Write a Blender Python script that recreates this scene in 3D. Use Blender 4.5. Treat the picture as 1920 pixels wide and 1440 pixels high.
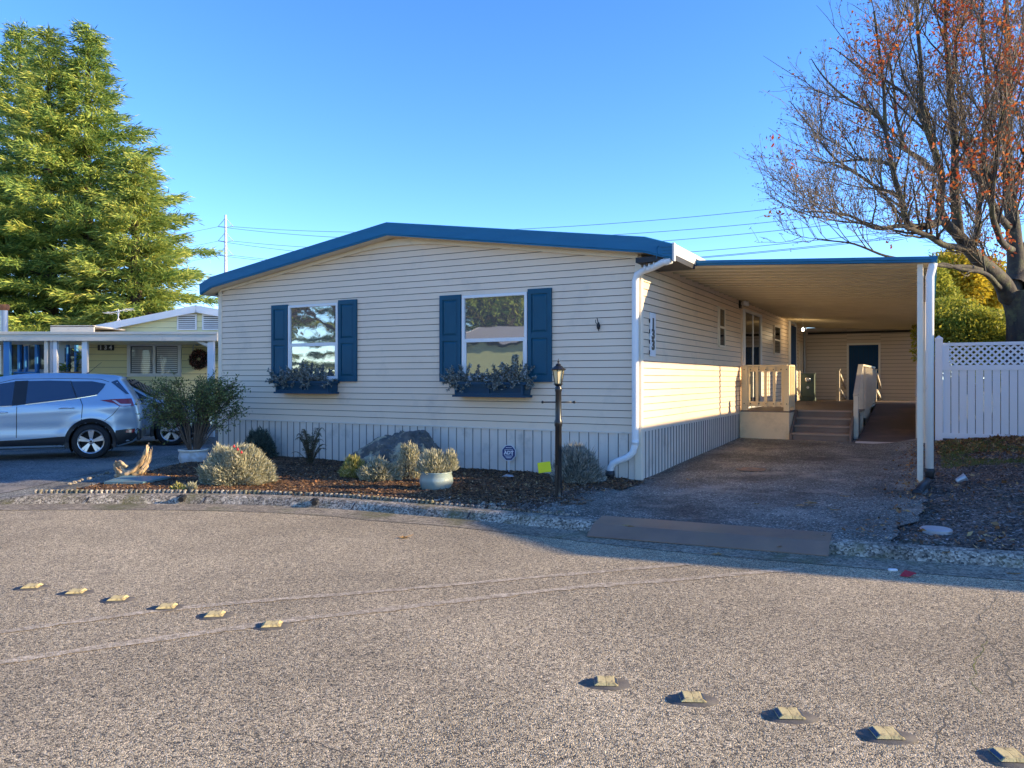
import bpy, bmesh, math, random
import numpy as np
from mathutils import Vector, Matrix, noise
random.seed(7); rng = np.random.default_rng(7)
R = math.radians
for o in list(bpy.data.objects): bpy.data.objects.remove(o)
scene = bpy.context.scene
col = scene.collection

# ------------------------------------------------------------------ camera, sky, sun, exposure
H = 1.45; F = 1450.0; HOR = 710.0
cam_d = bpy.data.cameras.new('camera'); cam = bpy.data.objects.new('camera', cam_d); col.objects.link(cam)
cam.location = (0, 0, H); cam.rotation_euler = (R(90), 0, 0)
cam_d.sensor_width = 36; cam_d.lens = F/1920*36; cam_d.shift_y = -(720-HOR)/1920
cam_d.clip_end = 2000; scene.camera = cam

RC = Vector((1.79, 10.78, 0)); HROT = math.atan2(-.476, .8795)   # right front corner of the home, its turn
U = Vector((math.cos(HROT), math.sin(HROT), 0)); V = Vector((-math.sin(HROT), math.cos(HROT), 0))
SUN_AZ = HROT + R(20.8)          # from the right, slightly behind the plane of the front wall
SUN_EL = R(17.8)
w = bpy.data.worlds.new('World'); scene.world = w; w.use_nodes = True
nt = w.node_tree; bg = nt.nodes['Background']
sky = nt.nodes.new('ShaderNodeTexSky'); sky.sky_type = 'NISHITA'; sky.sun_disc = False
sky.sun_elevation = SUN_EL; sky.sun_rotation = R(90) - SUN_AZ
sky.air_density = 0.75; sky.dust_density = 0.05; sky.ozone_density = 3.0
hs = nt.nodes.new('ShaderNodeHueSaturation'); hs.inputs['Saturation'].default_value = 1.20; hs.inputs['Hue'].default_value = .511
nt.links.new(sky.outputs[0], hs.inputs['Color']); nt.links.new(hs.outputs[0], bg.inputs[0]); bg.inputs[1].default_value = 0.112
sl = bpy.data.lights.new('sun', 'SUN'); sun = bpy.data.objects.new('sun', sl); col.objects.link(sun)
sl.energy = 2.5; sl.angle = R(.5); sl.color = (1, .78, .46)
S = Vector((math.cos(SUN_AZ)*math.cos(SUN_EL), math.sin(SUN_AZ)*math.cos(SUN_EL), math.sin(SUN_EL)))
sun.rotation_euler = S.to_track_quat('Z', 'Y').to_euler(); sun.location = (20, 0, 20)
scene.view_settings.view_transform = 'Standard'; scene.view_settings.look = 'None'
scene.view_settings.exposure = 2.05; scene.view_settings.gamma = 1
scene.view_settings.use_curve_mapping = False

# ------------------------------------------------------------------ helpers
def gp(px, py, z=0.):                 # ground point seen at a pixel, for a ground at height z
    Y = (H-z)*F/(py-HOR); return Vector(((px-960)/F*Y, Y, z))
def at(px, py, Y): return Vector(((px-960)/F*Y, Y, H+(HOR-py)/F*Y))
def hw(a, b, z=0.):                   # home frame to world
    p = RC + U*a + V*b; return Vector((p.x, p.y, z))
def hl(p):                            # world to home frame
    d = Vector((p[0]-RC.x, p[1]-RC.y, 0)); return d.dot(U), d.dot(V)

def setp(o, label=None, cat=None, group=None, kind=None):
    if label: o['label'] = label
    if cat: o['category'] = cat
    if group: o['group'] = group
    if kind: o['kind'] = kind
    return o
def empty(name, loc, rz, label, cat, group=None):
    o = bpy.data.objects.new(name, None); col.objects.link(o); o.empty_display_size = .1
    o.location = loc; o.rotation_euler = (0, 0, rz); return setp(o, label, cat, group)
def copy_tree(o, parent=None):
    c = o.copy(); col.objects.link(c); c.parent = parent
    for ch in list(o.children): copy_tree(ch, c)
    return c

class MB:
    def __init__(s): s.v = []; s.f = []; s.m = []; s.T = Matrix.Identity(4)
    def add(s, vs, fs, mi=0):
        n = len(s.v); T = s.T
        s.v += [tuple(T @ Vector(p)) for p in vs]
        s.f += [tuple(i+n for i in f) for f in fs]; s.m += [mi]*len(fs); return s
    def box(s, x0, x1, y0, y1, z0, z1, mi=0, ch=0.):
        if ch > 0:
            bm = bmesh.new(); bmesh.ops.create_cube(bm, size=1)
            for v in bm.verts: v.co = Vector(((x0+x1)/2+v.co.x*(x1-x0), (y0+y1)/2+v.co.y*(y1-y0), (z0+z1)/2+v.co.z*(z1-z0)))
            bmesh.ops.bevel(bm, geom=bm.edges[:], offset=ch, segments=1, affect='EDGES')
            bm.verts.index_update(); s.add([v.co for v in bm.verts], [[v.index for v in f.verts] for f in bm.faces], mi); bm.free(); return s
        v = [(x, y, z) for z in (z0, z1) for y in (y0, y1) for x in (x0, x1)]
        return s.add(v, [(0,2,3,1), (4,5,7,6), (0,1,5,4), (2,6,7,3), (0,4,6,2), (1,3,7,5)], mi)
    def beam(s, p, q, wx, wz, mi=0):   # rectangular bar from p to q, wz measured up
        p = Vector(p); q = Vector(q); d = (q-p).normalized()
        up = Vector((0, 0, 1)) if abs(d.z) < .95 else Vector((0, 1, 0))
        sx = d.cross(up).normalized(); u = sx.cross(d)
        v = [c + sx*(i*wx/2) + u*(j*wz/2) for c in (p, q) for j in (-1, 1) for i in (-1, 1)]
        return s.add(v, [(0,1,3,2), (4,6,7,5), (0,4,5,1), (2,3,7,6), (0,2,6,4), (1,5,7,3)], mi)
    def prism(s, pts, fn, d0, d1, mi=0):   # polygon pts (2-D) mapped by fn(p, depth)
        n = len(pts); v = [fn(p, d0) for p in pts]+[fn(p, d1) for p in pts]
        f = [tuple(range(n))[::-1], tuple(range(n, 2*n))]+[(i, (i+1) % n, n+(i+1) % n, n+i) for i in range(n)]
        return s.add(v, f, mi)
    def tube(s, pts, rs, n=8, cap=True, mi=0):
        pts = [Vector(p) for p in pts]
        if not hasattr(rs, '__len__'): rs = [rs]*len(pts)
        vs = []; ref = None
        for i, p in enumerate(pts):
            d = (pts[min(i+1, len(pts)-1)]-pts[max(i-1, 0)])
            d = d.normalized() if d.length > 1e-9 else Vector((0, 0, 1))
            if ref is None: ref = Vector((0, 0, 1)) if abs(d.z) < .9 else Vector((1, 0, 0))
            x = (ref - d*ref.dot(d)); x = x.normalized() if x.length > 1e-6 else d.orthogonal().normalized(); ref = x; y = d.cross(x)
            for k in range(n):
                t = 2*math.pi*k/n; vs.append(p + (x*math.cos(t)+y*math.sin(t))*rs[i])
        fs = [(i*n+k, i*n+(k+1) % n, (i+1)*n+(k+1) % n, (i+1)*n+k) for i in range(len(pts)-1) for k in range(n)]
        if cap: fs += [tuple(range(n))[::-1], tuple(range((len(pts)-1)*n, len(pts)*n))]
        return s.add(vs, fs, mi)
    def lathe(s, prof, n=24, c=(0, 0, 0), mi=0, rot=0., axis='z'):
        vs = []
        for r, z in prof:
            for k in range(n):
                t = 2*math.pi*k/n+rot
                if axis == 'z': vs.append((c[0]+r*math.cos(t), c[1]+r*math.sin(t), c[2]+z))
                else: vs.append((c[0]+r*math.cos(t), c[1]+z, c[2]+r*math.sin(t)))
        m = len(prof)
        return s.add(vs, [(i*n+k, i*n+(k+1) % n, (i+1)*n+(k+1) % n, (i+1)*n+k) for i in range(m-1) for k in range(n)], mi)
    def build(s, name, mats, parent=None, smooth=False, recalc=True):
        me = bpy.data.meshes.new(name); me.from_pydata(s.v, [], s.f)
        for m in (mats if isinstance(mats, (list, tuple)) else [mats]): me.materials.append(m)
        if any(s.m): me.polygons.foreach_set('material_index', s.m)
        if recalc:
            bm = bmesh.new(); bm.from_mesh(me); bmesh.ops.recalc_face_normals(bm, faces=bm.faces[:]); bm.to_mesh(me); bm.free()
        if smooth: me.polygons.foreach_set('use_smooth', [True]*len(me.polygons))
        me.update(); o = bpy.data.objects.new(name, me); col.objects.link(o); o.parent = parent; return o
def smooth_by_angle(o, ang=35):
    me = o.data; bm = bmesh.new(); bm.from_mesh(me); bmesh.ops.remove_doubles(bm, verts=bm.verts[:], dist=1e-5)
    for f in bm.faces: f.smooth = True
    for e in bm.edges:
        if len(e.link_faces) == 2 and e.calc_face_angle(0) > R(ang): e.smooth = False
    bm.to_mesh(me); bm.free(); return o

def npmesh(name, verts, nper, mat, parent=None, smooth=False):   # many separate quads (nper=4) or triangles (3)
    verts = np.asarray(verts, dtype=np.float32).reshape(-1, 3); nv = len(verts); nf = nv//nper
    me = bpy.data.meshes.new(name); me.vertices.add(nv); me.vertices.foreach_set('co', verts.ravel())
    me.loops.add(nv); me.loops.foreach_set('vertex_index', np.arange(nv, dtype=np.int32))
    me.polygons.add(nf); me.polygons.foreach_set('loop_start', np.arange(0, nv, nper, dtype=np.int32))
    me.polygons.foreach_set('loop_total', np.full(nf, nper, dtype=np.int32))
    me.materials.append(mat); me.update(calc_edges=True); me.validate()
    o = bpy.data.objects.new(name, me); col.objects.link(o); o.parent = parent; return o
def norm(a): return a/np.maximum(np.linalg.norm(a, axis=-1, keepdims=True), 1e-9)
def leaves(P, D, L, W, up=None):     # pointed leaf quads at P, along D, length L, width W
    n = len(P); D = norm(D); r = rng.normal(size=(n, 3)) if up is None else up+rng.normal(size=(n, 3))*.35
    X = norm(np.cross(D, r)); L = np.broadcast_to(np.asarray(L, float), (n,))[:, None]; W = np.broadcast_to(np.asarray(W, float), (n,))[:, None]
    M = P+D*L*.45
    return np.stack([P, M+X*W*.5, P+D*L, M-X*W*.5], axis=1)
def rand_dirs(n): return norm(rng.normal(size=(n, 3)))

# ------------------------------------------------------------------ materials
def _new(name):
    m = bpy.data.materials.new(name); m.use_nodes = True; nt = m.node_tree
    return m, nt, nt.nodes['Principled BSDF']
def _ramp(nt, stops):
    r = nt.nodes.new('ShaderNodeValToRGB'); cr = r.color_ramp
    while len(cr.elements) < len(stops): cr.elements.new(.5)
    for e, (p, c) in zip(cr.elements, stops): e.position = p; e.color = (*c, 1)
    return r
def _noise(nt, co, scale, detail=4, rough=.55, sc=None):
    n = nt.nodes.new('ShaderNodeTexNoise'); n.inputs['Scale'].default_value = scale; n.inputs['Detail'].default_value = detail
    n.inputs['Roughness'].default_value = rough
    if sc:
        mp = nt.nodes.new('ShaderNodeMapping'); mp.inputs['Scale'].default_value = sc; nt.links.new(co, mp.inputs[0]); co = mp.outputs[0]
    nt.links.new(co, n.inputs['Vector']); return n
def _mix(nt, fac, a, b, mode='MIX'):
    m = nt.nodes.new('ShaderNodeMix'); m.data_type = 'RGBA'; m.blend_type = mode
    for k, v in ((0, fac), (6, a), (7, b)):
        if isinstance(v, (int, float)): m.inputs[k].default_value = v
        elif isinstance(v, tuple): m.inputs[k].default_value = (*v, 1)
        else: nt.links.new(v, m.inputs[k])
    return m.outputs[2]
def mat(name, c, c2=None, scale=3, rough=.6, bump=0., bscale=40, metal=0., spec=.5, sc=None, dirt=None, dscale=1.2, dlo=.5, dhi=.7, coat=0., bsc=None):
    m, nt, p = _new(name); tc = nt.nodes.new('ShaderNodeTexCoord').outputs['Object']
    c2 = c2 or tuple(x*.88 for x in c)
    n = _noise(nt, tc, scale, sc=sc); r = _ramp(nt, [(.3, c), (.7, c2)]); nt.links.new(n.outputs[0], r.inputs[0]); out = r.outputs[0]
    if dirt:
        dn = _noise(nt, tc, dscale, 6, .65); dr = _ramp(nt, [(dlo, (0, 0, 0)), (dhi, (1, 1, 1))]); nt.links.new(dn.outputs[0], dr.inputs[0])
        out = _mix(nt, dr.outputs[0], out, dirt)
    nt.links.new(out, p.inputs['Base Color']); p.inputs['Roughness'].default_value = rough
    p.inputs['Metallic'].default_value = metal; p.inputs['Specular IOR Level'].default_value = spec; p.inputs['Coat Weight'].default_value = coat
    p.inputs['Coat Roughness'].default_value = .05
    if bump:
        bn = _noise(nt, tc, bscale, 5, .6, sc=bsc); b = nt.nodes.new('ShaderNodeBump'); b.inputs['Strength'].default_value = 1; b.inputs['Distance'].default_value = bump
        nt.links.new(bn.outputs[0], b.inputs['Height']); nt.links.new(b.outputs[0], p.inputs['Normal'])
    return m
def leafmat(name, stops, trans=.3, nscale=.5, mixn=.5, rough=.6):
    m, nt, p = _new(name); geo = nt.nodes.new('ShaderNodeNewGeometry'); tc = nt.nodes.new('ShaderNodeTexCoord').outputs['Object']
    n = _noise(nt, tc, nscale, 3); mm = nt.nodes.new('ShaderNodeMix'); mm.data_type = 'FLOAT'; mm.inputs[0].default_value = mixn
    nt.links.new(geo.outputs['Random Per Island'], mm.inputs[2]); nt.links.new(n.outputs[0], mm.inputs[3])
    r = _ramp(nt, stops); nt.links.new(mm.outputs[0], r.inputs[0]); nt.links.new(r.outputs[0], p.inputs['Base Color'])
    p.inputs['Roughness'].default_value = rough; p.inputs['Specular IOR Level'].default_value = .25
    if trans:
        t = nt.nodes.new('ShaderNodeBsdfTranslucent'); nt.links.new(r.outputs[0], t.inputs[0])
        ms = nt.nodes.new('ShaderNodeMixShader'); ms.inputs[0].default_value = trans
        nt.links.new(p.outputs[0], ms.inputs[1]); nt.links.new(t.outputs[0], ms.inputs[2])
        nt.links.new(ms.outputs[0], nt.nodes['Material Output'].inputs['Surface'])
    return m
def aggregate(name, stops, vscale, big=((.85,)*3, (1.1,)*3), bigscale=.6, bump=.006, rough=.85, stain=None, sscale=.5, slo=.55, shi=.75, stain2=None):
    m, nt, p = _new(name); tc = nt.nodes.new('ShaderNodeTexCoord').outputs['Object']
    v = nt.nodes.new('ShaderNodeTexVoronoi'); v.inputs['Scale'].default_value = vscale; nt.links.new(tc, v.inputs['Vector'])
    sep = nt.nodes.new('ShaderNodeSeparateColor'); nt.links.new(v.outputs['Color'], sep.inputs[0])
    r = _ramp(nt, stops); nt.links.new(sep.outputs[0], r.inputs[0])
    bn = _noise(nt, tc, bigscale, 6, .65); br = _ramp(nt, [(.35, big[0]), (.65, big[1])]); nt.links.new(bn.outputs[0], br.inputs[0])
    out = _mix(nt, 1., r.outputs[0], br.outputs[0], 'MULTIPLY')
    fn = _noise(nt, tc, vscale*.25, 4, .6); fr = _ramp(nt, [(.35, (.7,)*3), (.65, (1.25,)*3)]); nt.links.new(fn.outputs[0], fr.inputs[0])
    out = _mix(nt, 1., out, fr.outputs[0], 'MULTIPLY')
    if stain:
        sn = _noise(nt, tc, sscale, 8, .7); sr = _ramp(nt, [(slo, (0, 0, 0)), (shi, (1, 1, 1))]); nt.links.new(sn.outputs[0], sr.inputs[0])
        out = _mix(nt, sr.outputs[0], out, stain)
    if stain2:
        c, s2, lo, hi = stain2
        mp = nt.nodes.new('ShaderNodeMapping'); mp.inputs['Location'].default_value = (31, 17, 5); nt.links.new(tc, mp.inputs[0])
        sn = _noise(nt, mp.outputs[0], s2, 7, .7); sr = _ramp(nt, [(lo, (0, 0, 0)), (hi, (1, 1, 1))]); nt.links.new(sn.outputs[0], sr.inputs[0])
        out = _mix(nt, sr.outputs[0], out, c)
    nt.links.new(out, p.inputs['Base Color']); p.inputs['Roughness'].default_value = rough; p.inputs['Specular IOR Level'].default_value = .3
    b = nt.nodes.new('ShaderNodeBump'); b.inputs['Distance'].default_value = bump; b.inputs['Strength'].default_value = .9; b.invert = True
    nt.links.new(v.outputs['Distance'], b.inputs['Height']); nt.links.new(b.outputs[0], p.inputs['Normal'])
    return m
M = {}
M['siding'] = mat('siding_beige', (.84, .665, .485), (.785, .62, .455), .7, .45, .0006, 60, dirt=(.50, .43, .35), dscale=1.6, dlo=.55, dhi=.95)
M['ribgap'] = mat('rib_groove_dark', (.20, .185, .17), None, 2, .7)  # darker strip down one flank of each skirting rib
M['lapshade'] = mat('lap_shadow_paint', (.09, .075, .062), None, 2, .7)  # lap shadow between siding courses, put into the colour
M['crack'] = mat('crack_dirt', (.06, .05, .04), (.20, .17, .10), 6, .9)
M['moss'] = mat('crack_moss', (.25, .24, .04), (.08, .08, .03), 6, .9)
M['skirt'] = mat('skirting_grey', (.76, .67, .565), (.70, .62, .525), 1.5, .5, dirt=(.30, .28, .24), dscale=3, dlo=.55, dhi=.9)
M['trim'] = mat('trim_cream', (.82, .70, .54), (.77, .66, .51), 2, .45, dirt=(.42, .38, .32), dscale=4, dlo=.6, dhi=.9)
M['blue'] = mat('fascia_blue_metal', (.006, .125, .25), (.009, .145, .285), 2, .42, .0004, 30, sc=(1, 1, 6), spec=.3)
M['shutter'] = mat('shutter_blue', (.007, .085, .145), (.007, .07, .12), 2, .5, spec=.3)
M['boxblue'] = mat('window_box_navy', (.006, .045, .09), (.008, .055, .10), 4, .5, spec=.3)
M['white'] = mat('white_vinyl', (.82, .81, .78), (.76, .75, .73), 2, .4, dirt=(.5, .48, .44), dscale=5, dlo=.62, dhi=.9)
M['fencewhite'] = mat('fence_vinyl', (.86, .87, .90), (.83, .84, .88), 1, .4, dirt=(.5, .5, .5), dscale=3, dlo=.62, dhi=.95)
M['roofmetal'] = mat('roof_metal', (.62, .60, .55), None, 1, .5)
M['ceil'] = mat('carport_panel', (.88, .78, .55), (.82, .72, .50), 1.2, .35, dirt=(.42, .36, .26), dscale=1.5, dlo=.55, dhi=.9, sc=(.4, 1, 1))
M['dark'] = mat('dark_gap', (.02, .02, .022), None, 2, .6)
M['black'] = mat('black_paint', (.012, .012, .013), (.02, .02, .02), 8, .3, .0004, 80)
M['blackplastic'] = mat('black_plastic', (.02, .021, .023), None, 8, .5)
M['rail'] = mat('railing_cream_bounce', (.80, .62, .36), (.74, .57, .33), 5, .55, .0006, 60, dirt=(.45, .34, .2), dscale=6, dlo=.6, dhi=.9)  # cream paint, yellowed to carry warm bounce light from the sunlit road
M['box'] = mat('porch_skirt_panel', (.80, .62, .38), (.74, .57, .35), 2, .6, .0005, 30, dirt=(.45, .34, .22), dscale=2.5, dlo=.5, dhi=.85)  # panel colour likewise yellowed: warm bounce light put into it
M['deck'] = mat('deck_brown_paint', (.19, .14, .11), (.14, .10, .08), 3, .55, .0008, 30, dirt=(.22, .15, .11), dscale=2.2, dlo=.5, dhi=.8)
M['tread'] = mat('tread_worn_brown', (.34, .25, .19), (.26, .19, .145), 3, .55, .0008, 30)
M['ramp'] = mat('ramp_brown', (.13, .092, .075), (.10, .07, .058), 2, .6, .001, 60, dirt=(.2, .13, .1), dscale=1.4)
M['rampedge'] = mat('ramp_metal_edge', (.55, .52, .48), None, 8, .4)
M['doorblue'] = mat('door_navy', (.010, .055, .16), (.012, .062, .18), 2, .55, spec=.12)
def glass(name, c, metal=.55, rough=.02, wav=.002):
    m, nt, p = _new(name); p.inputs['Base Color'].default_value = (*c, 1); p.inputs['Metallic'].default_value = metal
    p.inputs['Roughness'].default_value = rough; p.inputs['Specular IOR Level'].default_value = 1.0
    tc = nt.nodes.new('ShaderNodeTexCoord').outputs['Object']; n = _noise(nt, tc, 1.7, 2); b = nt.nodes.new('ShaderNodeBump')
    b.inputs['Distance'].default_value = wav; nt.links.new(n.outputs[0], b.inputs['Height']); nt.links.new(b.outputs[0], p.inputs['Normal']); return m
M['glass'] = glass('window_glass', (.36, .36, .35), .75)
M['glassdark'] = glass('dark_glass', (.06, .065, .07), .2)
M['carglass'] = glass('car_glass', (.05, .08, .12), .35, .03, .0)
M['drive'] = aggregate('driveway_asphalt', [(0, (.045, .046, .038)), (.5, (.115, .112, .092)), (.9, (.21, .202, .165)), (1, (.5, .47, .38))], 80, ((.55,)*3, (1.7,)*3), .9, .003, .8,
                       stain=(.36, .31, .24), sscale=1.3, slo=.54, shi=.72, stain2=((.062, .057, .050), .65, .56, .7))
M['drive2'] = aggregate('side_driveway_asphalt', [(0, (.09, .088, .082)), (.5, (.18, .17, .155)), (1, (.34, .32, .28))], 70, ((.7,)*3, (1.2,)*3), .9, .003, .85, stain=(.3, .26, .2), sscale=.6, slo=.5, shi=.7)
M['road'] = aggregate('road_chipseal', [(0, (.05, .045, .037)), (.22, (.13, .115, .092)), (.42, (.42, .335, .21)), (.8, (.56, .45, .285)), (1, (.76, .62, .42))], 150,
                      ((.74,)*3, (1.16,)*3), .38, .005, .9, stain=(.45, .39, .30), sscale=.35, slo=.62, shi=.85, stain2=((.13, .112, .09), .8, .62, .85))
M['seam'] = aggregate('road_seam_sand', [(0, (.24, .195, .13)), (.6, (.47, .385, .27)), (1, (.62, .52, .38))], 90, bump=.003)
M['kerb'] = aggregate('kerb_concrete', [(0, (.08, .07, .06)), (.4, (.25, .215, .165)), (1, (.55, .48, .37))], 60, ((.6,)*3, (1.2,)*3), 2.5, .005, .9, stain=(.13, .12, .05), sscale=2.2, slo=.5, shi=.68)
M['gutter'] = aggregate('gutter_concrete', [(0, (.12, .10, .075)), (.5, (.27, .225, .16)), (1, (.42, .36, .26))], 70, ((.75,)*3, (1.1,)*3), 1.5, .003, .9, stain=(.11, .11, .045), sscale=1.1, slo=.5, shi=.66)
M['mulch'] = aggregate('mulch_soil', [(0, (.025, .015, .010)), (.5, (.10, .055, .03)), (1, (.26, .14, .065))], 45, ((.6,)*3, (1.3,)*3), 1.2, .012, .95)
M['gravel'] = aggregate('gravel_soil', [(0, (.035, .027, .022)), (.6, (.13, .098, .075)), (.92, (.24, .2, .16)), (1, (.45, .4, .36))], 45, ((.6,)*3, (1.3,)*3), 1.1, .012, .95, stain=(.03, .042, .012), sscale=.9, slo=.55, shi=.72)
M['earth'] = mat('far_ground', (.10, .10, .06), (.07, .075, .04), .3, .95, .01, 5)
M['chip'] = leafmat('bark_chips', [(0, (.03, .02, .014)), (.4, (.11, .058, .03)), (.75, (.28, .15, .065)), (1, (.48, .34, .2))], 0, 1, .15)
M['chipgrey'] = leafmat('gravel_chips', [(0, (.035, .026, .02)), (.5, (.15, .11, .082)), (.85, (.28, .22, .18)), (1, (.6, .55, .5))], 0, 1, .1)
M['litter'] = leafmat('fallen_leaf_mix', [(0, (.08, .04, .02)), (.45, (.25, .11, .045)), (.8, (.42, .24, .09)), (1, (.55, .42, .2))], 0, 1, .1)
M['pavegrit'] = M['chipgrey']
M['litter2'] = mat('fallen_leaf_tan', (.42, .28, .12), (.3, .15, .05), 30, .7)
M['grass'] = leafmat('grass_blades', [(0, (.06, .09, .02)), (1, (.22, .25, .06))], .2, 1, .2)
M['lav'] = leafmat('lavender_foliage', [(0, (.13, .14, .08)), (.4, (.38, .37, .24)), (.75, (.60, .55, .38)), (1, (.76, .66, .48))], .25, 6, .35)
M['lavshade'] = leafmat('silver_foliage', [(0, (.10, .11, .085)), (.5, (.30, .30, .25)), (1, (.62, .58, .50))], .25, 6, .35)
M['sagegreen'] = leafmat('sage_dark_foliage', [(0, (.03, .045, .035)), (.6, (.09, .12, .09)), (1, (.2, .23, .18))], .2, 6, .3)
M['fern'] = leafmat('fern_foliage', [(0, (.05, .055, .03)), (.6, (.13, .135, .07)), (1, (.28, .25, .15))], .25, 3, .3)
M['succ'] = leafmat('yellow_green_foliage', [(0, (.12, .13, .03)), (.5, (.42, .38, .10)), (1, (.62, .55, .3))], .25, 6, .3)
M['boxplant'] = leafmat('frosted_greenery', [(0, (.06, .08, .065)), (.5, (.19, .22, .20)), (.85, (.36, .39, .38)), (1, (.6, .62, .62))], .15, 6, .3)
M['twig'] = mat('twig_brown', (.09, .06, .04), (.14, .10, .07), 10, .8)
M['shrub'] = leafmat('shrub_leaf', [(0, (.05, .08, .035)), (.5, (.14, .18, .065)), (.85, (.30, .31, .10)), (1, (.6, .5, .15))], .3, 2, .35)
M['conifer'] = leafmat('conifer_needles', [(0, (.025, .05, .02)), (.36, (.10, .19, .05)), (.55, (.34, .44, .09)), (.78, (.62, .62, .13)), (1, (.60, .42, .14))], .3, .45, .55)
M['conifer2'] = leafmat('conifer_needles_warm', [(0, (.03, .055, .022)), (.36, (.12, .20, .05)), (.55, (.36, .44, .09)), (.78, (.62, .58, .13)), (1, (.62, .34, .12))], .3, .45, .55)
M['bark'] = mat('bark_grey', (.030, .024, .020), (.075, .06, .042), 6, .9, .02, 12, sc=(1, 1, .25), dirt=(.12, .12, .05), dscale=3)
M['barkdark'] = mat('bark_dark', (.05, .035, .025), (.09, .06, .04), 6, .9, .01, 20)
M['twigtree'] = mat('tree_twigs', (.13, .10, .07), (.24, .18, .11), 3, .8)
M['autumn'] = leafmat('autumn_leaves', [(0, (.16, .03, .015)), (.35, (.42, .07, .025)), (.65, (.60, .17, .03)), (.9, (.62, .33, .05)), (1, (.36, .34, .07))], .4, .5, .5)
M['seed'] = leafmat('dry_seed_clusters', [(0, (.05, .042, .035)), (1, (.20, .15, .10))], .2, 1, .2)
M['yellowleaf'] = leafmat('yellow_leaves', [(0, (.18, .18, .02)), (.45, (.50, .38, .03)), (1, (.75, .55, .06))], .4, .5, .5)
M['hedgey'] = leafmat('hedge_leaves_yellow', [(0, (.08, .11, .02)), (.45, (.34, .36, .05)), (1, (.72, .62, .09))], .4, .8, .4)
M['hedge'] = leafmat('hedge_leaves', [(0, (.03, .055, .015)), (.5, (.11, .17, .03)), (1, (.34, .38, .07))], .3, .8, .4)
M['yellowwall'] = mat('pale_yellow_siding', (.88, .80, .44), (.84, .76, .41), 1, .6)
M['greenwall'] = mat('pale_green_siding', (.50, .58, .34), (.46, .54, .31), 1, .6)
M['creamwall'] = mat('cream_wall', (.62, .58, .50), None, 1, .6)
M['bluetrim'] = mat('bright_blue_trim', (.05, .22, .48), None, 1, .5)
M['rust'] = mat('rust', (.32, .12, .04), (.2, .07, .03), 12, .8)
M['galv'] = mat('galvanised_pipe', (.45, .45, .46), (.38, .38, .40), 5, .4, metal=.4)
M['carpaint'] = mat('silver_blue_paint', (.40, .52, .62), (.41, .53, .63), 1, .36, metal=.45, coat=.8)
M['carpaint2'] = mat('silver_paint', (.46, .45, .43), None, 1, .3, metal=.5, coat=.8)
M['carblack'] = mat('car_black_trim', (.018, .02, .023), None, 5, .45)
M['tyre'] = mat('tyre_rubber', (.015, .015, .016), (.025, .025, .025), 20, .8, .001, 60)
M['alloy'] = mat('alloy_rim', (.58, .58, .60), None, 5, .28, metal=.8)
M['chrome'] = mat('chrome', (.75, .76, .78), None, 5, .12, metal=1)
M['redlamp'] = mat('red_lamp_lens', (.30, .015, .02), None, 5, .12, coat=1)
M['clearlamp'] = mat('clear_lamp_lens', (.72, .66, .66), None, 5, .12, coat=1)
M['rock'] = mat('boulder_stone', (.07, .072, .068), (.15, .145, .13), 9, .9, .03, 22, dirt=(.44, .38, .25), dscale=3.4, dlo=.50, dhi=.58)
M['drift'] = mat('driftwood', (.72, .56, .36), (.28, .17, .08), 11, .85, .02, 14, sc=(1, 1, .2), dirt=(.30, .20, .06), dscale=4)
M['board'] = mat('blue_green_cover', (.10, .20, .22), (.14, .24, .25), 3, .5, dirt=(.2, .2, .17), dscale=4)
M['pot'] = mat('glazed_pot', (.25, .32, .29), (.30, .36, .33), 5, .3, coat=.4, dirt=(.28, .3, .26), dscale=4)
M['potwhite'] = mat('white_pot', (.58, .60, .60), None, 5, .4, dirt=(.35, .33, .28), dscale=5)
M['lampglass'] = mat('lantern_glass', (.80, .66, .38), (.74, .6, .34), 6, .25, coat=.4)
M['signblue'] = mat('sign_navy', (.008, .035, .15), None, 5, .35)
M['signwhite'] = mat('sign_white', (.78, .79, .80), None, 5, .4)
M['tagyellow'] = mat('yellow_plastic', (.72, .74, .01), (.66, .66, .01), 5, .45)
M['plate'] = mat('rusty_steel_plate', (.30, .18, .11), (.20, .125, .085), 3, .5, .001, 50, dirt=(.24, .15, .09), dscale=1.8, dlo=.5, dhi=.68)
M['marker'] = mat('yellow_road_marker', (.66, .53, .24), (.55, .43, .19), 25, .75, .002, 90, dirt=(.2, .16, .09), dscale=30, dlo=.52, dhi=.66)
M['markerglass'] = mat('marker_reflector', (.03, .05, .09), None, 8, .25)
M['bitumen'] = mat('bitumen_pad', (.08, .072, .062), (.13, .115, .095), 14, .8, .002, 90)
M['meter'] = mat('meter_box_green', (.10, .14, .11), (.085, .12, .1), 4, .5)
M['wood'] = mat('fence_wood', (.36, .22, .10), (.28, .17, .08), 4, .8, sc=(8, 8, 1))
M['wire'] = mat('wire_steel', (.16, .17, .19), None, 1, .5)
M['pylon'] = mat('pylon_steel', (.55, .56, .58), None, 1, .5)
M['red'] = mat('red_litter', (.55, .02, .03), (.45, .02, .02), 30, .5)
M['wreath'] = leafmat('wreath_mix', [(0, (.02, .03, .015)), (.6, (.06, .05, .03)), (.8, (.35, .06, .05)), (1, (.6, .5, .45))], .1, 6, .1)
M['blinds'] = mat('window_blinds', (.82, .82, .80), None, 3, .5)
mb_, nt_, p_ = _new('lit_bulb'); p_.inputs['Emission Color'].default_value = (1, .78, .45, 1); p_.inputs['Emission Strength'].default_value = 14; M['bulb'] = mb_

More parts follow.
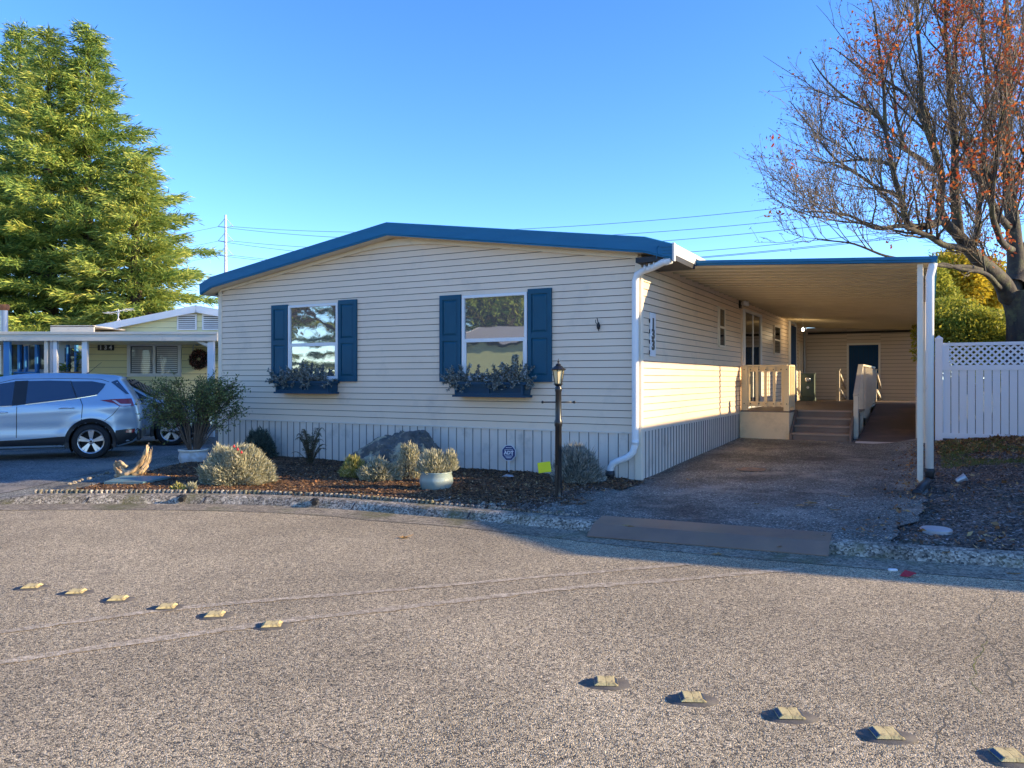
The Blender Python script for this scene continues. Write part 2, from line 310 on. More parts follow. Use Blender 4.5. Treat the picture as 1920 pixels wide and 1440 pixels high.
# ------------------------------------------------------------------ the setting: ground, road, kerb, yard, driveways
def sm(x, a, b):
    t = min(1, max(0, (x-a)/(b-a))); return t*t*(3-2*t)
def ground_h(X, Y):
    a, b = hl((X, Y))
    g = .027*min(8.5, max(0, b))*sm(b, -.5, 1.5) + .085*min(3.2, max(0, a-2.6))*sm(b, -2.0, .5)
    return g
def resample(pts, step):
    P = [Vector((*p, 0)) for p in pts]; out = []
    for i in range(len(P)-1):
        p0 = P[max(i-1, 0)]; p1 = P[i]; p2 = P[i+1]; p3 = P[min(i+2, len(P)-1)]
        n = max(2, int((p2-p1).length/step))
        for k in range(n):
            t = k/n; out.append(.5*((2*p1)+(p2-p0)*t+(2*p0-5*p1+4*p2-p3)*t*t+(3*p1-p0-3*p2+p3)*t**3))
    out.append(P[-1]); return out
KERB = resample([(-22, 9.0), (-14, 9.35), (-8, 9.45), (-6, 9.5), (-4.2, 9.52), (-3, 9.40), (-2, 9.12), (-1.2, 8.76), (-.35, 8.38), (.75, 7.79), (1.85, 7.22), (2.9, 6.74), (4.15, 6.27), (6, 5.6), (9, 4.6), (16, 2.6)], .12)
def knorm(i):
    d = (KERB[min(i+1, len(KERB)-1)]-KERB[max(i-1, 0)]).normalized(); return Vector((-d.y, d.x, 0))
KX = np.array([p.x for p in KERB]); KY = np.array([p.y for p in KERB])
def kerb_y(x): return float(np.interp(x, KX, KY))
def struct(name, mb, m, smooth=False):
    o = mb.build(name, m, None, smooth); o['kind'] = 'structure'; return o

mb = MB(); mb.add([(-900, -500, -.19), (900, -500, -.19), (900, 1500, -.19), (-900, 1500, -.19)], [(0, 1, 2, 3)]); struct('ground', mb, M['earth'])
# road: from far behind the camera to the gutter
mb = MB(); n = len(KERB); vs = []
for i, p in enumerate(KERB):
    q = p - knorm(i)*.30; vs += [(q.x, q.y, -.10), (q.x+(q.x*.5), -16 - .0*q.x, -.10)]
mb.add(vs, [(2*i, 2*i+1, 2*i+3, 2*i+2) for i in range(n-1)]); struct('road', mb, M['road'])
# gutter and kerb lofts
mb = MB(); vs = []; prof = [(-.42, -.096), (-.25, -.092), (-.02, -.086)]
for i, p in enumerate(KERB):
    nn = knorm(i); wob = .03*noise.noise(Vector((p.x*.9, p.y*.9, 0)))
    for d, z in prof: q = p+nn*(d+(wob*2 if d < -.4 else 0)); vs.append((q.x, q.y, z))
k = len(prof); mb.add(vs, [(i*k+j, i*k+j+1, (i+1)*k+j+1, (i+1)*k+j) for i in range(n-1) for j in range(k-1)]); struct('gutter', mb, M['gutter'])
mb = MB(); vs = []
for i, p in enumerate(KERB):
    nn = knorm(i); dip = 1-sm(p.x, -6.7, -5.9)
    h = (0.004*(1-dip)) + (-.07)*dip; jag = .006*noise.noise(Vector((p.x*6, p.y*6, 2)))
    for d, z in [(-.03, -.11), (-.01+jag, -.08+(0 if dip < .5 else 0)), (.045+jag, h-.022*(1-dip)+jag), (.08, h+jag*.6), (.21, h+.004), (.225, h-.1)]:
        q = p+nn*d; vs.append((q.x, q.y, z))
k = 6; mb.add(vs, [(i*k+j, i*k+j+1, (i+1)*k+j+1, (i+1)*k+j) for i in range(n-1) for j in range(k-1)]); struct('kerb', mb, M['kerb'])
# kerb joints (dark narrow grooves)
mb = MB()
for x in (-5.2, -3.75, -1.9, -.5, 4.6):
    i = int(np.argmin(abs(KX-x))); p = KERB[i]; nn = knorm(i); t = Vector((nn.y, -nn.x, 0))
    for d0, d1, z0, z1 in ((-.028, .05, -.075, -.012), (.05, .21, -.010, .012)):
        a0 = p+nn*d0; a1 = p+nn*d1
        mb.add([(a0.x, a0.y, z0), (a1.x, a1.y, z1), (a1.x+t.x*.018, a1.y+t.y*.018, z1), (a0.x+t.x*.014, a0.y+t.y*.014, z0)], [(0, 1, 2, 3)])
struct('kerb_joints', mb, M['dark'])

# yard terrain: cells between kerb and the home, split into garden bed (left) and gravel yard (right of driveway)
def terrain(name, x0, x1, y0, y1, res, test, hf, m):
    nx = int((x1-x0)/res)+1; ny = int((y1-y0)/res)+1; idx = -np.ones((nx, ny), int); vs = []; fs = []
    def vid(i, j):
        if idx[i, j] < 0:
            X = x0+i*res; Y = y0+j*res; idx[i, j] = len(vs); vs.append((X, Y, hf(X, Y)))
        return int(idx[i, j])
    for i in range(nx-1):
        for j in range(ny-1):
            if test(x0+(i+.5)*res, y0+(j+.5)*res): fs.append((vid(i, j), vid(i+1, j), vid(i+1, j+1), vid(i, j+1)))
    mb = MB(); mb.v = vs; mb.f = fs; mb.m = [0]*len(fs); return struct(name, mb, m, True)
def bed_edge(Y): return -5.98+.05*math.sin(Y*5)+(Y-9.6)*.04
def bed_test(X, Y):
    a, b = hl((X, Y))
    return Y > kerb_y(X)+.16 and X > bed_edge(Y)-max(0, 10.3-Y)*.35 and a < .12 and b < .25
def bed_h(X, Y):
    a, b = hl((X, Y)); z = ground_h(X, Y)+.012+.03*noise.noise(Vector((X*1.3, Y*1.3, 0)))+.018*noise.noise(Vector((X*6, Y*6, 3)))+.012*noise.noise(Vector((X*15, Y*15, 5)))
    e = min(1, (Y-kerb_y(X)-.16)/.25) ; e2 = min(1, max(0, (X-bed_edge(Y))/.3))
    z = z*max(0, e)-.02*(1-max(0, e)); return z*e2-.085*(1-e2) + .035*sm(e*e2, 0, 1)*sm(b, -3, -.5)
terrain('garden_bed', -7.2, 2.9, 7.0, 15.2, .04, bed_test, bed_h, M['mulch'])
def yard_test(X, Y):
    a, b = hl((X, Y)); return Y > kerb_y(X)+.16 and a > 2.5
def yard_h(X, Y):
    e = max(0, min(1, (Y-kerb_y(X)-.16)/.3))
    return (ground_h(X, Y)+.03*noise.noise(Vector((X*1.1, Y*1.1, 0)))+.02*noise.noise(Vector((X*6, Y*6, 3)))+.014*noise.noise(Vector((X*14, Y*14, 5))))*e-.02*(1-e)
terrain('gravel_yard', 3.0, 14.0, 3.5, 20.0, .07, yard_test, yard_h, M['gravel'])
# the home's driveway (under the carport), ragged edges
mb = MB(); NA, NB = 60, 150; vs = []
for j in range(NB+1):
    for i in range(NA+1):
        b = -3.9+(16.4+3.9)*j/NB
        al = -.02 if b > 0 else -.02+(-.22*sm(-b, 0, 1.6))+.05*noise.noise(Vector((b*3, 1, 0)))
        ar = 3.52+.09*noise.noise(Vector((b*2.2, 7, 0)))+.04*noise.noise(Vector((b*7, 7, 0)))-.30*sm(-b, .5, 3.2)
        a = al+(ar-al)*i/NA; p = hw(a, b); lim = kerb_y(p.x)+.19
        if p.y < lim: p.y = lim
        vs.append((p.x, p.y, ground_h(p.x, p.y)+.034+.006*noise.noise(Vector((p.x*1.5, p.y*1.5, 9)))-(.028*(1-sm(p.y-lim, 0, .3)))))
mb.add(vs, [(j*(NA+1)+i, j*(NA+1)+i+1, (j+1)*(NA+1)+i+1, (j+1)*(NA+1)+i) for j in range(NB) for i in range(NA)]); struct('driveway', mb, M['drive'], True)
# neighbour's driveway on the left, with an older asphalt strip along the bed
mb = MB(); mb.add([(-22, 9.2, -.062), (-6.9, 9.66, -.062), (-6.9, 10.6, -.105), (-22, 10.6, -.105), (-22, 26, -.112), (-6.9, 26, -.112)], [(0, 1, 2, 3), (3, 2, 5, 4)]); struct('neighbour_driveway', mb, M['drive2'])
mb = MB(); mb.add([(-6.9, 9.66, -.066), (-5.5, 9.66, -.066), (-5.5, 10.6, -.11), (-6.9, 10.6, -.11), (-5.5, 26, -.118), (-6.9, 26, -.118)], [(0, 1, 2, 3), (3, 2, 4, 5)]); struct('asphalt_strip', mb, M['drive'])
# seams and cracks in the road (thin sheets)
def ribbon(name, pts, wd, z, m, jit=.3):
    P = resample([(p.x, p.y) for p in pts], .03)
    if wd < .02: P = [p+Vector((.035*noise.noise(Vector((p.x*7, p.y*7, 2)))+.022*noise.noise(Vector((p.x*25, p.y*25, 5))), .035*noise.noise(Vector((p.x*7, p.y*7, 12))), 0)) for p in P]; z = -.0992
    mb = MB(); vs = []
    for i, p in enumerate(P):
        d = (P[min(i+1, len(P)-1)]-P[max(i-1, 0)]).normalized(); nn = Vector((-d.y, d.x, 0)); ww = wd*(1+jit*noise.noise(Vector((p.x*4, p.y*4, 1))))
        nn0 = nn*(.5+.3*noise.noise(Vector((p.x*9, p.y*7, 8)))); vs += [tuple(p+nn0*ww+Vector((0, 0, z))), tuple(p-nn0*ww+Vector((0, 0, z)))]
    mb.add(vs, [(2*i, 2*i+1, 2*i+3, 2*i+2) for i in range(len(P)-1)]); return struct(name, mb, m)
gr = lambda *l: [gp(x, y, -.10) for x, y in l]
ribbon('road_seam', gr((-120, 1204), (0, 1186), (182, 1161), (328, 1142), (547, 1122), (700, 1110), (1060, 1078), (1290, 1058)), .075, -.096, M['seam'])
ribbon('road_seam', gr((-120, 1262), (0, 1243), (182, 1215), (401, 1184), (547, 1163), (700, 1146), (1060, 1104), (1284, 1086), (1500, 1066)), .085, -.096, M['seam'])
ribbon('road_crack', gr((1870, 1120), (1835, 1165), (1850, 1200), (1885, 1230), (1900, 1290)), .006, -.095, M['crack'], .9)
ribbon('road_crack', gr((1785, 1330), (1760, 1375), (1775, 1420), (1790, 1480)), .005, -.095, M['crack'], .9)
ribbon('road_crack', gr((430, 1368), (520, 1395), (600, 1390), (640, 1415), (632, 1460)), .005, -.095, M['crack'], .9)
ribbon('road_crack', gr((1850, 1200), (1820, 1260), (1835, 1300)), .005, -.095, M['moss'], .8)
ribbon('road_crack', gr((1330, 1040), (1500, 1060), (1700, 1082), (1940, 1104)), .008, -.095, M['seam'], .8)

# scattered chips, stones and leaf litter (nobody could count them)
def scatter(name, n, region, hf, m, s0, s1, flat=.35, kind='stuff', asp=(.25, .7)):
    P = []
    while len(P) < n:
        X, Y = region()
        if X is None: continue
        P.append((X, Y, hf(X, Y)+.004))
    P = np.array(P); D = rand_dirs(n); D[:, 2] *= flat; L = s0+(s1-s0)*rng.random(n)**2
    W = L*(asp[0]+(asp[1]-asp[0])*rng.random(n)); up = np.tile(np.array([0, 0, 1.]), (n, 1))
    o = npmesh(name, leaves(P - norm(D)*L[:, None]*.4, D, L, W, up), 4, m); o['kind'] = kind; return o
def rbed():
    X = random.uniform(-6.6, 2.4); Y = random.uniform(8, 15)
    if Y > 11.8 and random.random() < .5: return None, None
    a, b = hl((X, Y))
    return (X, Y) if bed_test(X, Y) and a < .05+.1*random.random() and b < -.02 else (None, None)
scatter('bark_mulch', 42000, rbed, bed_h, M['chip'], .012, .055)
scatter('pale_gravel', 5000, lambda: (lambda X: (X, kerb_y(X)+.16+abs(random.gauss(0, .28))))(random.uniform(-.9, 1.2)), bed_h, M['chipgrey'], .01, .045)
def ryard():
    X = random.uniform(3.0, 9.5); Y = random.uniform(5, 14.5); a, b = hl((X, Y))
    return (X, Y) if yard_test(X, Y) and a > 3.15-.25*sm(-b, .5, 3.2)+random.gauss(0, .12) and b < 6.9 else (None, None)
def rspill():
    b = random.uniform(-3.2, .0); a = -.12-.22*sm(-b, 0, 1.6)+random.gauss(0, .16); p = hw(a, b); return (p.x, p.y) if p.y > kerb_y(p.x)+.15 else (None, None)
scatter('gravel_spill', 6000, rspill, lambda X, Y: ground_h(X, Y)+.036, M['chipgrey'], .01, .04)
def rsplash():
    b = random.uniform(-3.3, 1.5); a = 3.05+random.gauss(0, .3)-.2*sm(-b, .5, 3.2); p = hw(a, b); return (p.x, p.y) if p.y > kerb_y(p.x)+.15 else (None, None)
scatter('gravel_spill', 4000, rsplash, lambda X, Y: ground_h(X, Y)+.036, M['chipgrey'], .008, .03)
scatter('gravel_chips', 30000, ryard, yard_h, M['chipgrey'], .010, .042)
scatter('yard_bark', 14000, ryard, yard_h, M['chip'], .012, .05)
def rleaf():
    X, Y = ryard()
    if X is None: return None, None
    a, b = hl((X, Y)); p = .04+.9*sm(b, 2.5, 6.5)
    return (X, Y) if random.random() < p else (None, None)
scatter('leaf_litter', 7000, rleaf, lambda X, Y: yard_h(X, Y)+.012, M['litter'], .03, .11, .6)
def redge():
    b = random.uniform(-2.8, 5.5); a = 3.35-.3*sm(-b, .5, 3.2)+random.gauss(0, .12); p = hw(a, b); return (p.x, p.y) if p.y > kerb_y(p.x)+.2 else (None, None)
scatter('edge_leaf_litter', 700, redge, lambda X, Y: ground_h(X, Y)+.045, M['litter'], .02, .08, .5)
scatter('garden_leaf_litter', 1500, rbed, lambda X, Y: bed_h(X, Y)+.008, M['litter'], .02, .06, .5)
def rgrass():
    X, Y = ryard()
    if X is None: return None, None
    a, b = hl((X, Y)); k = noise.noise(Vector((X*.8, Y*.8, 4)))
    return (X, Y) if b > 2.2 and b < 6 and k > -.1 and a > 3.7 else (None, None)
P = []
while len(P) < 9000:
    X, Y = rgrass()
    if X is not None: P.append((X, Y, yard_h(X, Y)))
P = np.array(P); D = rng.normal(size=P.shape)*.7; D[:, 2] = 1
npmesh('short_grass', leaves(P, D, .03+.04*rng.random(len(P)), .006), 4, M['grass'])['kind'] = 'stuff'

# ------------------------------------------------------------------ siding helpers
def siding(mb, P, z0, z1, e, ext, out=.013, joints=None):
    z = z0; k = 0
    while z < z1-1e-4:
        zt = min(z+e, z1); sa, sb = ext(z+1e-4); ta, tb = ext(zt-1e-4)
        if sb-sa > .02:
            if tb-ta < .01: ta = tb = (sa+sb)/2
            segs = [(0, 1)]
            if joints:
                cuts = [0]+[(j+random.uniform(-.03, .03)+(.05 if k % 2 else 0)-sa)/(sb-sa) for j in joints]+[1]; segs = list(zip(cuts[:-1], cuts[1:]))
            for i, (c0, c1) in enumerate(segs):
                o0 = .0; o1 = .012 if i < len(segs)-1 else 0
                s0 = sa+(sb-sa)*c0; s1 = sa+(sb-sa)*c1; t0 = ta+(tb-ta)*c0; t1 = ta+(tb-ta)*c1
                gp_ = .009; mb.add([P(s0, out+o0, z), P(s1, out+o1, z), P(t1, .004+o1, zt-gp_), P(t0, .004+o0, zt-gp_), P(s0, -.01, z), P(s1, -.01, z)], [(0, 1, 2, 3), (0, 4, 5, 1)]+([(1, 5, 2)] if o1 else []))
                mb.add([P(t0, .004+o0, zt-gp_), P(t1, .004+o1, zt-gp_), P(t1, .0, zt), P(t0, .0, zt)], [(0, 1, 2, 3)], 1)  # dark strip along the course top, painted as the lap's shadow
        z += e; k += 1
def ribs(mb, P, s0, s1, z0f, z1, pitch=.15, out=.012, near=True):
    n = max(1, round((s1-s0)/pitch)); pitch = (s1-s0)/n
    for i in range(n):
        a = s0+i*pitch
        pr = [(0, out), (.030, out), (.036, 0), (pitch-.004, 0), (pitch, out)]
        z0 = z0f(a+pitch/2)
        for (p, o), (q, r) in zip(pr[:-1], pr[1:]):
            mb.add([P(a+p, o, z0), P(a+q, r, z0), P(a+q, r, z1), P(a+p, o, z1)], [(0, 1, 2, 3)])
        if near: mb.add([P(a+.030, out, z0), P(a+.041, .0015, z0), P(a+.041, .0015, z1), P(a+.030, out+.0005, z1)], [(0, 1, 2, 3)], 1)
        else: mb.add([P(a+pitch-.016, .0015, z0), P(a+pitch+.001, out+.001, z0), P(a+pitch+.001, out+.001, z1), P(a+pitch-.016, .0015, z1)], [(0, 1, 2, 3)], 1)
def add_text(txt, size, P, m, name, parent, depth=.004, align='CENTER', bold=.0):   # P: matrix placing the text plane
    cu = bpy.data.curves.new('txt', 'FONT'); cu.body = txt; cu.size = size; cu.extrude = depth; cu.align_x = align; cu.align_y = 'CENTER'; cu.offset = bold
    cu.resolution_u = 3; to = bpy.data.objects.new('txt', cu); col.objects.link(to); dg = bpy.context.evaluated_depsgraph_get()
    me = bpy.data.meshes.new_from_object(to.evaluated_get(dg)); bpy.data.objects.remove(to); me.transform(P)
    me.materials.clear(); me.materials.append(m); me.name = name; o = bpy.data.objects.new(name, me); col.objects.link(o); o.parent = parent; return o
FRONT = lambda x, y, z: Matrix.Translation((x, y, z)) @ Matrix.Rotation(R(90), 4, 'X')           # reads from -y
RIGHT = lambda x, y, z: Matrix.Translation((x, y, z)) @ Matrix.Rotation(R(90), 4, 'Z') @ Matrix.Rotation(R(90), 4, 'X')   # reads from +x

# ------------------------------------------------------------------ the home
home = empty('mobile_home', RC, HROT, 'beige lap sided mobile home with blue roof fascia and blue shutters', 'house')
W, L = 8.38, 16.4
zl = lambda a: float(np.interp(a, [-8.57, -8.27, -4.19, .165, .563], [3.03, 3.15, 3.77, 3.15, 3.02]))   # fascia bottom
zt_ = lambda a: float(np.interp(a, [-8.57, -8.27, -4.19, .165, .563], [3.24, 3.36, 3.985, 3.37, 3.24]))
PF = lambda s, o, z: (s, -o, z)
PR = lambda s, o, z: (o, s, z)
def ext_gable(z):
    zz = z+.0
    if zz <= zl(-W): return (-W+.05, -.05)
    l = -W+(zz-zl(-W))/(zl(-4.19)-zl(-W))*(W-4.19); r = -(zz-zl(0))/(zl(-4.19)-zl(0))*4.19
    return (max(l, -W+.05), min(r, -.05))
mb = MB(); siding(mb, PF, .70, 3.80, .1016, ext_gable); 
mb.add([(-W, .02, .02), (0, .02, .02), (0, .02, 3.2), (-4.19, .02, 3.8), (-W, .02, 3.2)], [(0, 1, 2, 3, 4)])
mb.build('front_wall', [M['siding'], M['lapshade']], home)
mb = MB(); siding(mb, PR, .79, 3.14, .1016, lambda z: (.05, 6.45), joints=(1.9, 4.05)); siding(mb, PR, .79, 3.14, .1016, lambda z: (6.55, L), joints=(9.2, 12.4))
mb.add([(-.02, .02, .0), (-.02, L, .0), (-.02, L, 3.2), (-.02, .02, 3.2)], [(0, 1, 2, 3)]); mb.build('side_wall', [M['siding'], M['lapshade']], home)
mb = MB(); mb.add([(-W, .02, -.1), (-W, L, -.1), (-W, L, 3.2), (-W, .02, 3.2)], [(0, 1, 2, 3)]); mb.add([(-W, L, -.1), (0, L, -.1), (0, L, 3.2), (-4.19, L, 3.8), (-W, L, 3.2)], [(0, 1, 2, 3, 4)])
mb.build('rear_wall', M['siding'], home)
mb = MB(); ribs(mb, PF, -W+.06, -.06, lambda s: -.1, .69, .15); mb.box(-W+.05, -.05, -.019, .0, .678, .702); mb.build('front_skirting', [M['skirt'], M['ribgap']], home)
mb = MB(); ribs(mb, PR, .06, 6.4, lambda s: .027*s-.02, .715, .15, near=False); mb.box(-.01, .019, .05, 6.45, .705, .735); mb.build('side_skirting', [M['skirt'], M['ribgap']], home)
mb = MB(); mb.box(-.01, .0145, .05, 6.45, .735, .792); mb.build('wall_base_trim', M['siding'], home)
for nm, x0, x1, y0, y1 in (('corner_trim', -.075, .022, -.022, .075), ('corner_trim', -W-.022, -W+.07, -.022, .07)):
    mb = MB(); mb.box(x0, x1, y0, y1, -.1, 3.155, ch=.004); mb.build(nm, M['trim'], home)
mb = MB(); mb.box(-.01, .03, 6.45, 6.55, .1, 3.12); mb.build('joint_trim', M['siding'], home)
# fascia bands in front, folded metal
mb = MB(); xs = [-8.57, -8.27, -4.19, .165, .563]
for s0, s1 in zip(xs[:-1], xs[1:]):
    z0a, z0b, z1a, z1b = zl(s0), zl(s1), zt_(s0), zt_(s1)
    hh = .018
    prof = lambda zb, ztp: [(-.30, zb), (-.30, zb+hh), (-.312, zb+hh+.006), (-.312, zb+.55*(ztp-zb)), (-.316, ztp-.012), (-.29, ztp)]
    A = prof(z0a, z1a); B = prof(z0b, z1b)
    mb.add([(s0, y, z) for y, z in A]+[(s1, y, z) for y, z in B], [(i, i+1, i+7, i+6) for i in range(5)])
    mb.add([(s0, -.30, z0a), (s1, -.30, z0b), (s1, -.27, z0b), (s0, -.27, z0a)], [(0, 1, 2, 3)])
mb.add([(-8.57, -.30, 3.03), (-8.57, -.30, 3.24), (-8.57, .35, 3.24), (-8.57, .35, 3.03)], [(0, 1, 2, 3)])
fas = mb.build('fascia', M['blue'], home)
mb = MB()
for k in range(4):
    z = 3.075+k*.042; mb.box(.40, .545, -.322, -.314, z, z+.012)
mb.tube([(.33, -.320, 3.06), (.345, -.322, 3.12), (.335, -.321, 3.2), (.36, -.32, 3.225)], .005, 5); mb.build('gutter_louver', M['blue'], fas)
mb = MB()
for s0, s1 in zip(xs[:-1], xs[1:]):
    mb.add([(s0, -.28, zl(s0)+.006), (s1, -.28, zl(s1)+.006), (s1, .02, zl(s1)+.012), (s0, .02, zl(s0)+.012)], [(0, 1, 2, 3)])
mb.add([(-8.57, -.28, 3.036), (-8.36, -.28, 3.036), (-8.36, L, 3.036), (-8.57, L, 3.036)], [(0, 1, 2, 3)])
mb.build('soffit', M['trim'], home)
mb = MB()   # rake trim following the roofline with the flattened arc at the ridge
ap = [(-8.33, 3.14), (-6.2, 3.455), (-4.9, 3.64), (-4.5, 3.675), (-3.9, 3.675), (-3.5, 3.655), (-2.0, 3.445), (-.03, 3.158)]
for (s0, z0), (s1, z1) in zip(ap[:-1], ap[1:]): mb.beam((s0-.004, -.03, z0-.018), (s1+.004, -.03, z1-.018), .03, .045)
mb.build('rake_trim', M['trim'], home)
mb = MB()
for (s0, z0), (s1, z1) in zip(ap[:-1], ap[1:]): mb.add([(s0, -.028, z0), (s1, -.028, z1), (s1, -.028, zl(s1)+.02), (s0, -.028, zl(s0)+.02)], [(0, 1, 2, 3)])
mb.build('frieze_panel', M['trim'], home)
mb = MB()
for s0, s1 in zip(xs[:-1], xs[1:]):
    mb.add([(s0, -.292, zt_(s0)-.004), (s1, -.292, zt_(s1)-.004), (s1, L+.2, zt_(s1)-.004), (s0, L+.2, zt_(s0)-.004)], [(0, 1, 2, 3)])
mb.box(.55, .575, -.322, -.25, 3.01, 3.25); mb.box(.49, .565, .79, L, 3.19, 3.245); mb.box(.545, .566, -.25, .79, 3.10, 3.245); mb.box(.49, .545, -.25, .79, 3.2, 3.245); mb.box(-8.575, -8.55, -.24, L, 3.03, 3.236)
mb.build('roof', M['roofmetal'], home)
mb = MB(); mb.box(.02, .56, -.26, .76, 3.03, 3.10); mb.build('eave_soffit', M['dark'], home)
# downspout
mb = MB()
pts = [(.52, -.26, 3.03), (.40, -.245, 3.01), (.22, -.16, 2.96), (.08, -.10, 2.94), (-.02, -.085, 2.89), (-.045, -.085, 2.80), (-.045, -.085, .55), (-.075, -.088, .43), (-.16, -.10, .35), (-.28, -.12, .30), (-.36, -.13, .26), (-.395, -.135, .18), (-.40, -.137, .12)]
mb.tube(pts, [.048]*len(pts), 10); sp = mb.build('downspout', M['white'], home, True)
for t in (0, 1, 2, 3, 4): mb = MB(); mb.tube([(.44-.075*t, -.247+.024*t, 3.02-.013*t), (.425-.075*t, -.243+.024*t, 3.016-.013*t)], .053, 10); mb.build('downspout_crimp', M['white'], sp, True)
mb = MB(); mb.tube([(-.045, -.085, .60), (-.045, -.085, .54)], .052, 10); mb.build('downspout_crimp', M['white'], sp, True)
mb = MB(); mb.lathe([(.0, .16), (.066, .16), (.07, .1), (.052, .06), (.05, -.06)], 12, (-.40, -.137, 0)); mb.build('drain_boot', M['blackplastic'], sp, True)

def window_front(a0, a1, z0, z1, sash=True, parent=home):
    w_ = MB(); t = .045
    w_.box(a0, a1, -.045, -.004, z1-t, z1, ch=.004); w_.box(a0, a1, -.045, -.004, z0, z0+t, ch=.004)
    w_.box(a0, a0+t, -.043, -.004, z0+t, z1-t); w_.box(a1-t, a1, -.043, -.004, z0+t, z1-t)
    o = w_.build('window', M['white'], parent)
    zm = z0+(z1-z0)*.47
    w_ = MB(); w_.box(a0+t, a1-t, -.036, -.01, zm-.028, zm+.028)
    w_.box(a0+t, a0+t+.028, -.030, -.01, z0+t, zm-.028); w_.box(a1-t-.028, a1-t, -.030, -.01, z0+t, zm-.028); w_.box(a0+t+.028, a1-t-.028, -.030, -.01, z0+t, z0+t+.03)
    w_.build('sash', M['white'], o)
    w_ = MB(); w_.add([(a0+t, -.018, zm+.028), (a1-t, -.018, zm+.028), (a1-t, -.018, z1-t), (a0+t, -.018, z1-t)], [(0, 1, 2, 3)]); w_.build('pane', M['glass'], o)
    w_ = MB(); w_.add([(a0+t+.028, -.020, z0+t+.03), (a1-t-.028, -.020, z0+t+.03), (a1-t-.028, -.020, zm-.028), (a0+t+.028, -.020, zm-.028)], [(0, 1, 2, 3)]); w_.build('pane', M['glass'], o)
    return o
def shutter(a0, a1, z0, z1):
    b = MB(); y0 = -.050; b.box(a0, a1, -.034, -.012, z0, z1)
    st = .06; zm = z0+(z1-z0)*.5
    for x0, x1, q0, q1 in ((a0, a0+st, z0, z1), (a1-st, a1, z0, z1), (a0+st, a1-st, z0, z0+.09), (a0+st, a1-st, z1-.075, z1), (a0+st, a1-st, zm-.04, zm+.04)): b.box(x0, x1, y0, -.033, q0, q1)
    for q0, q1 in ((z0+.09, zm-.04), (zm+.04, z1-.075)):   # raised bevelled panels
        x0, x1 = a0+st+.012, a1-st-.012; q0 += .012; q1 -= .012; e = .03
        b.add([(x0, -.035, q0), (x1, -.035, q0), (x1, -.035, q1), (x0, -.035, q1), (x0+e, -.049, q0+e), (x1-e, -.049, q0+e), (x1-e, -.049, q1-e), (x0+e, -.049, q1-e)],
              [(0, 1, 5, 4), (1, 2, 6, 5), (2, 3, 7, 6), (3, 0, 4, 7), (4, 5, 6, 7)])
    return b.build('shutter', M['shutter'], home)
def flowerbox(a0, a1, z0, z1):
    b = MB(); y0, y1 = -.235, -.016
    b.add([(a0+.015, y0+.02, z0+.03), (a1-.015, y0+.02, z0+.03), (a1-.015, y1, z0+.03), (a0+.015, y1, z0+.03), (a0, y0, z1-.04), (a1, y0, z1-.04), (a1, y1, z1-.04), (a0, y1, z1-.04)],
          [(0, 1, 2, 3), (0, 1, 5, 4), (1, 2, 6, 5), (3, 0, 4, 7), (4, 5, 6, 7)])
    b.box(a0-.03, a1+.03, y0-.03, y1, z1-.04, z1); b.box(a0-.02, a1+.02, y0-.02, y1, z0, z0+.03)
    o = b.build('window_box', M['boxblue'], home); b = MB(); am = (a0+a1)/2; yy = lambda z: y0+.02*(1-(z-z0-.03)/(z1-z0-.07))
    for x0, x1 in ((a0+.02, a0+.055), (am-.02, am+.02), (a1-.055, a1-.02)): b.box(x0, x1, y0-.012, y0+.02, z0+.032, z1-.042)
    for q0, q1 in ((z0+.032, z0+.065), (z1-.075, z1-.042)):
        b.box(a0+.055, am-.02, y0-.011, y0+.02, q0, q1); b.box(am+.02, a1-.055, y0-.011, y0+.02, q0, q1)
    b.build('panel_moulding', M['boxblue'], o); return o
window_front(-6.585, -5.43, 1.42, 2.76); window_front(-2.91, -1.76, 1.42, 2.75)
for a0, a1, z0, z1 in ((-6.99, -6.60, 1.41, 2.78), (-5.415, -5.02, 1.40, 2.80), (-3.325, -2.93, 1.40, 2.77), (-1.745, -1.355, 1.40, 2.79)): shutter(a0, a1, z0, z1)
flowerbox(-6.70, -5.44, 1.19, 1.41); flowerbox(-2.93, -1.70, 1.17, 1.40)
def window_side(b0, b1, z0, z1):
    t = .04; w_ = MB()
    for y0, y1, q0, q1 in ((b0, b1, z1-t, z1), (b0, b1, z0, z0+t), (b0, b0+t, z0+t, z1-t), (b1-t, b1, z0+t, z1-t), (b0+t, b1-t, (z0+z1)/2-.02, (z0+z1)/2+.02)): w_.box(.004, .046, y0, y1, q0, q1)
    o = w_.build('window', M['trim'], home)
    for q0, q1 in ((z0+t, (z0+z1)/2-.02), ((z0+z1)/2+.02, z1-t)):
        w_ = MB(); w_.add([(.032, b0+t, q0), (.032, b1-t, q0), (.032, b1-t, q1), (.032, b0+t, q1)], [(0, 1, 2, 3)]); w_.build('pane', M['glassdark'], o)
window_side(4.42, 4.9, 2.05, 2.82); window_side(10.3, 11.2, 2.08, 2.83)
w_ = MB(); b0, b1, z0, z1 = 6.62, 8.55, .80, 2.95
for y0, y1, q0, q1 in ((b0, b1, z1-.06, z1), (b0, b0+.06, z0, z1-.06), (b1-.10, b1, z0, z1-.06), (b0, b1, z0, z0+.04)): w_.box(.004, .06, y0, y1, q0, q1)
sd = w_.build('sliding_door', M['white'], home)
w_ = MB(); w_.box(.01, .045, (b0+b1)/2-.03, (b0+b1)/2+.03, z0+.04, z1-.06); w_.build('door_stile', M['white'], sd)
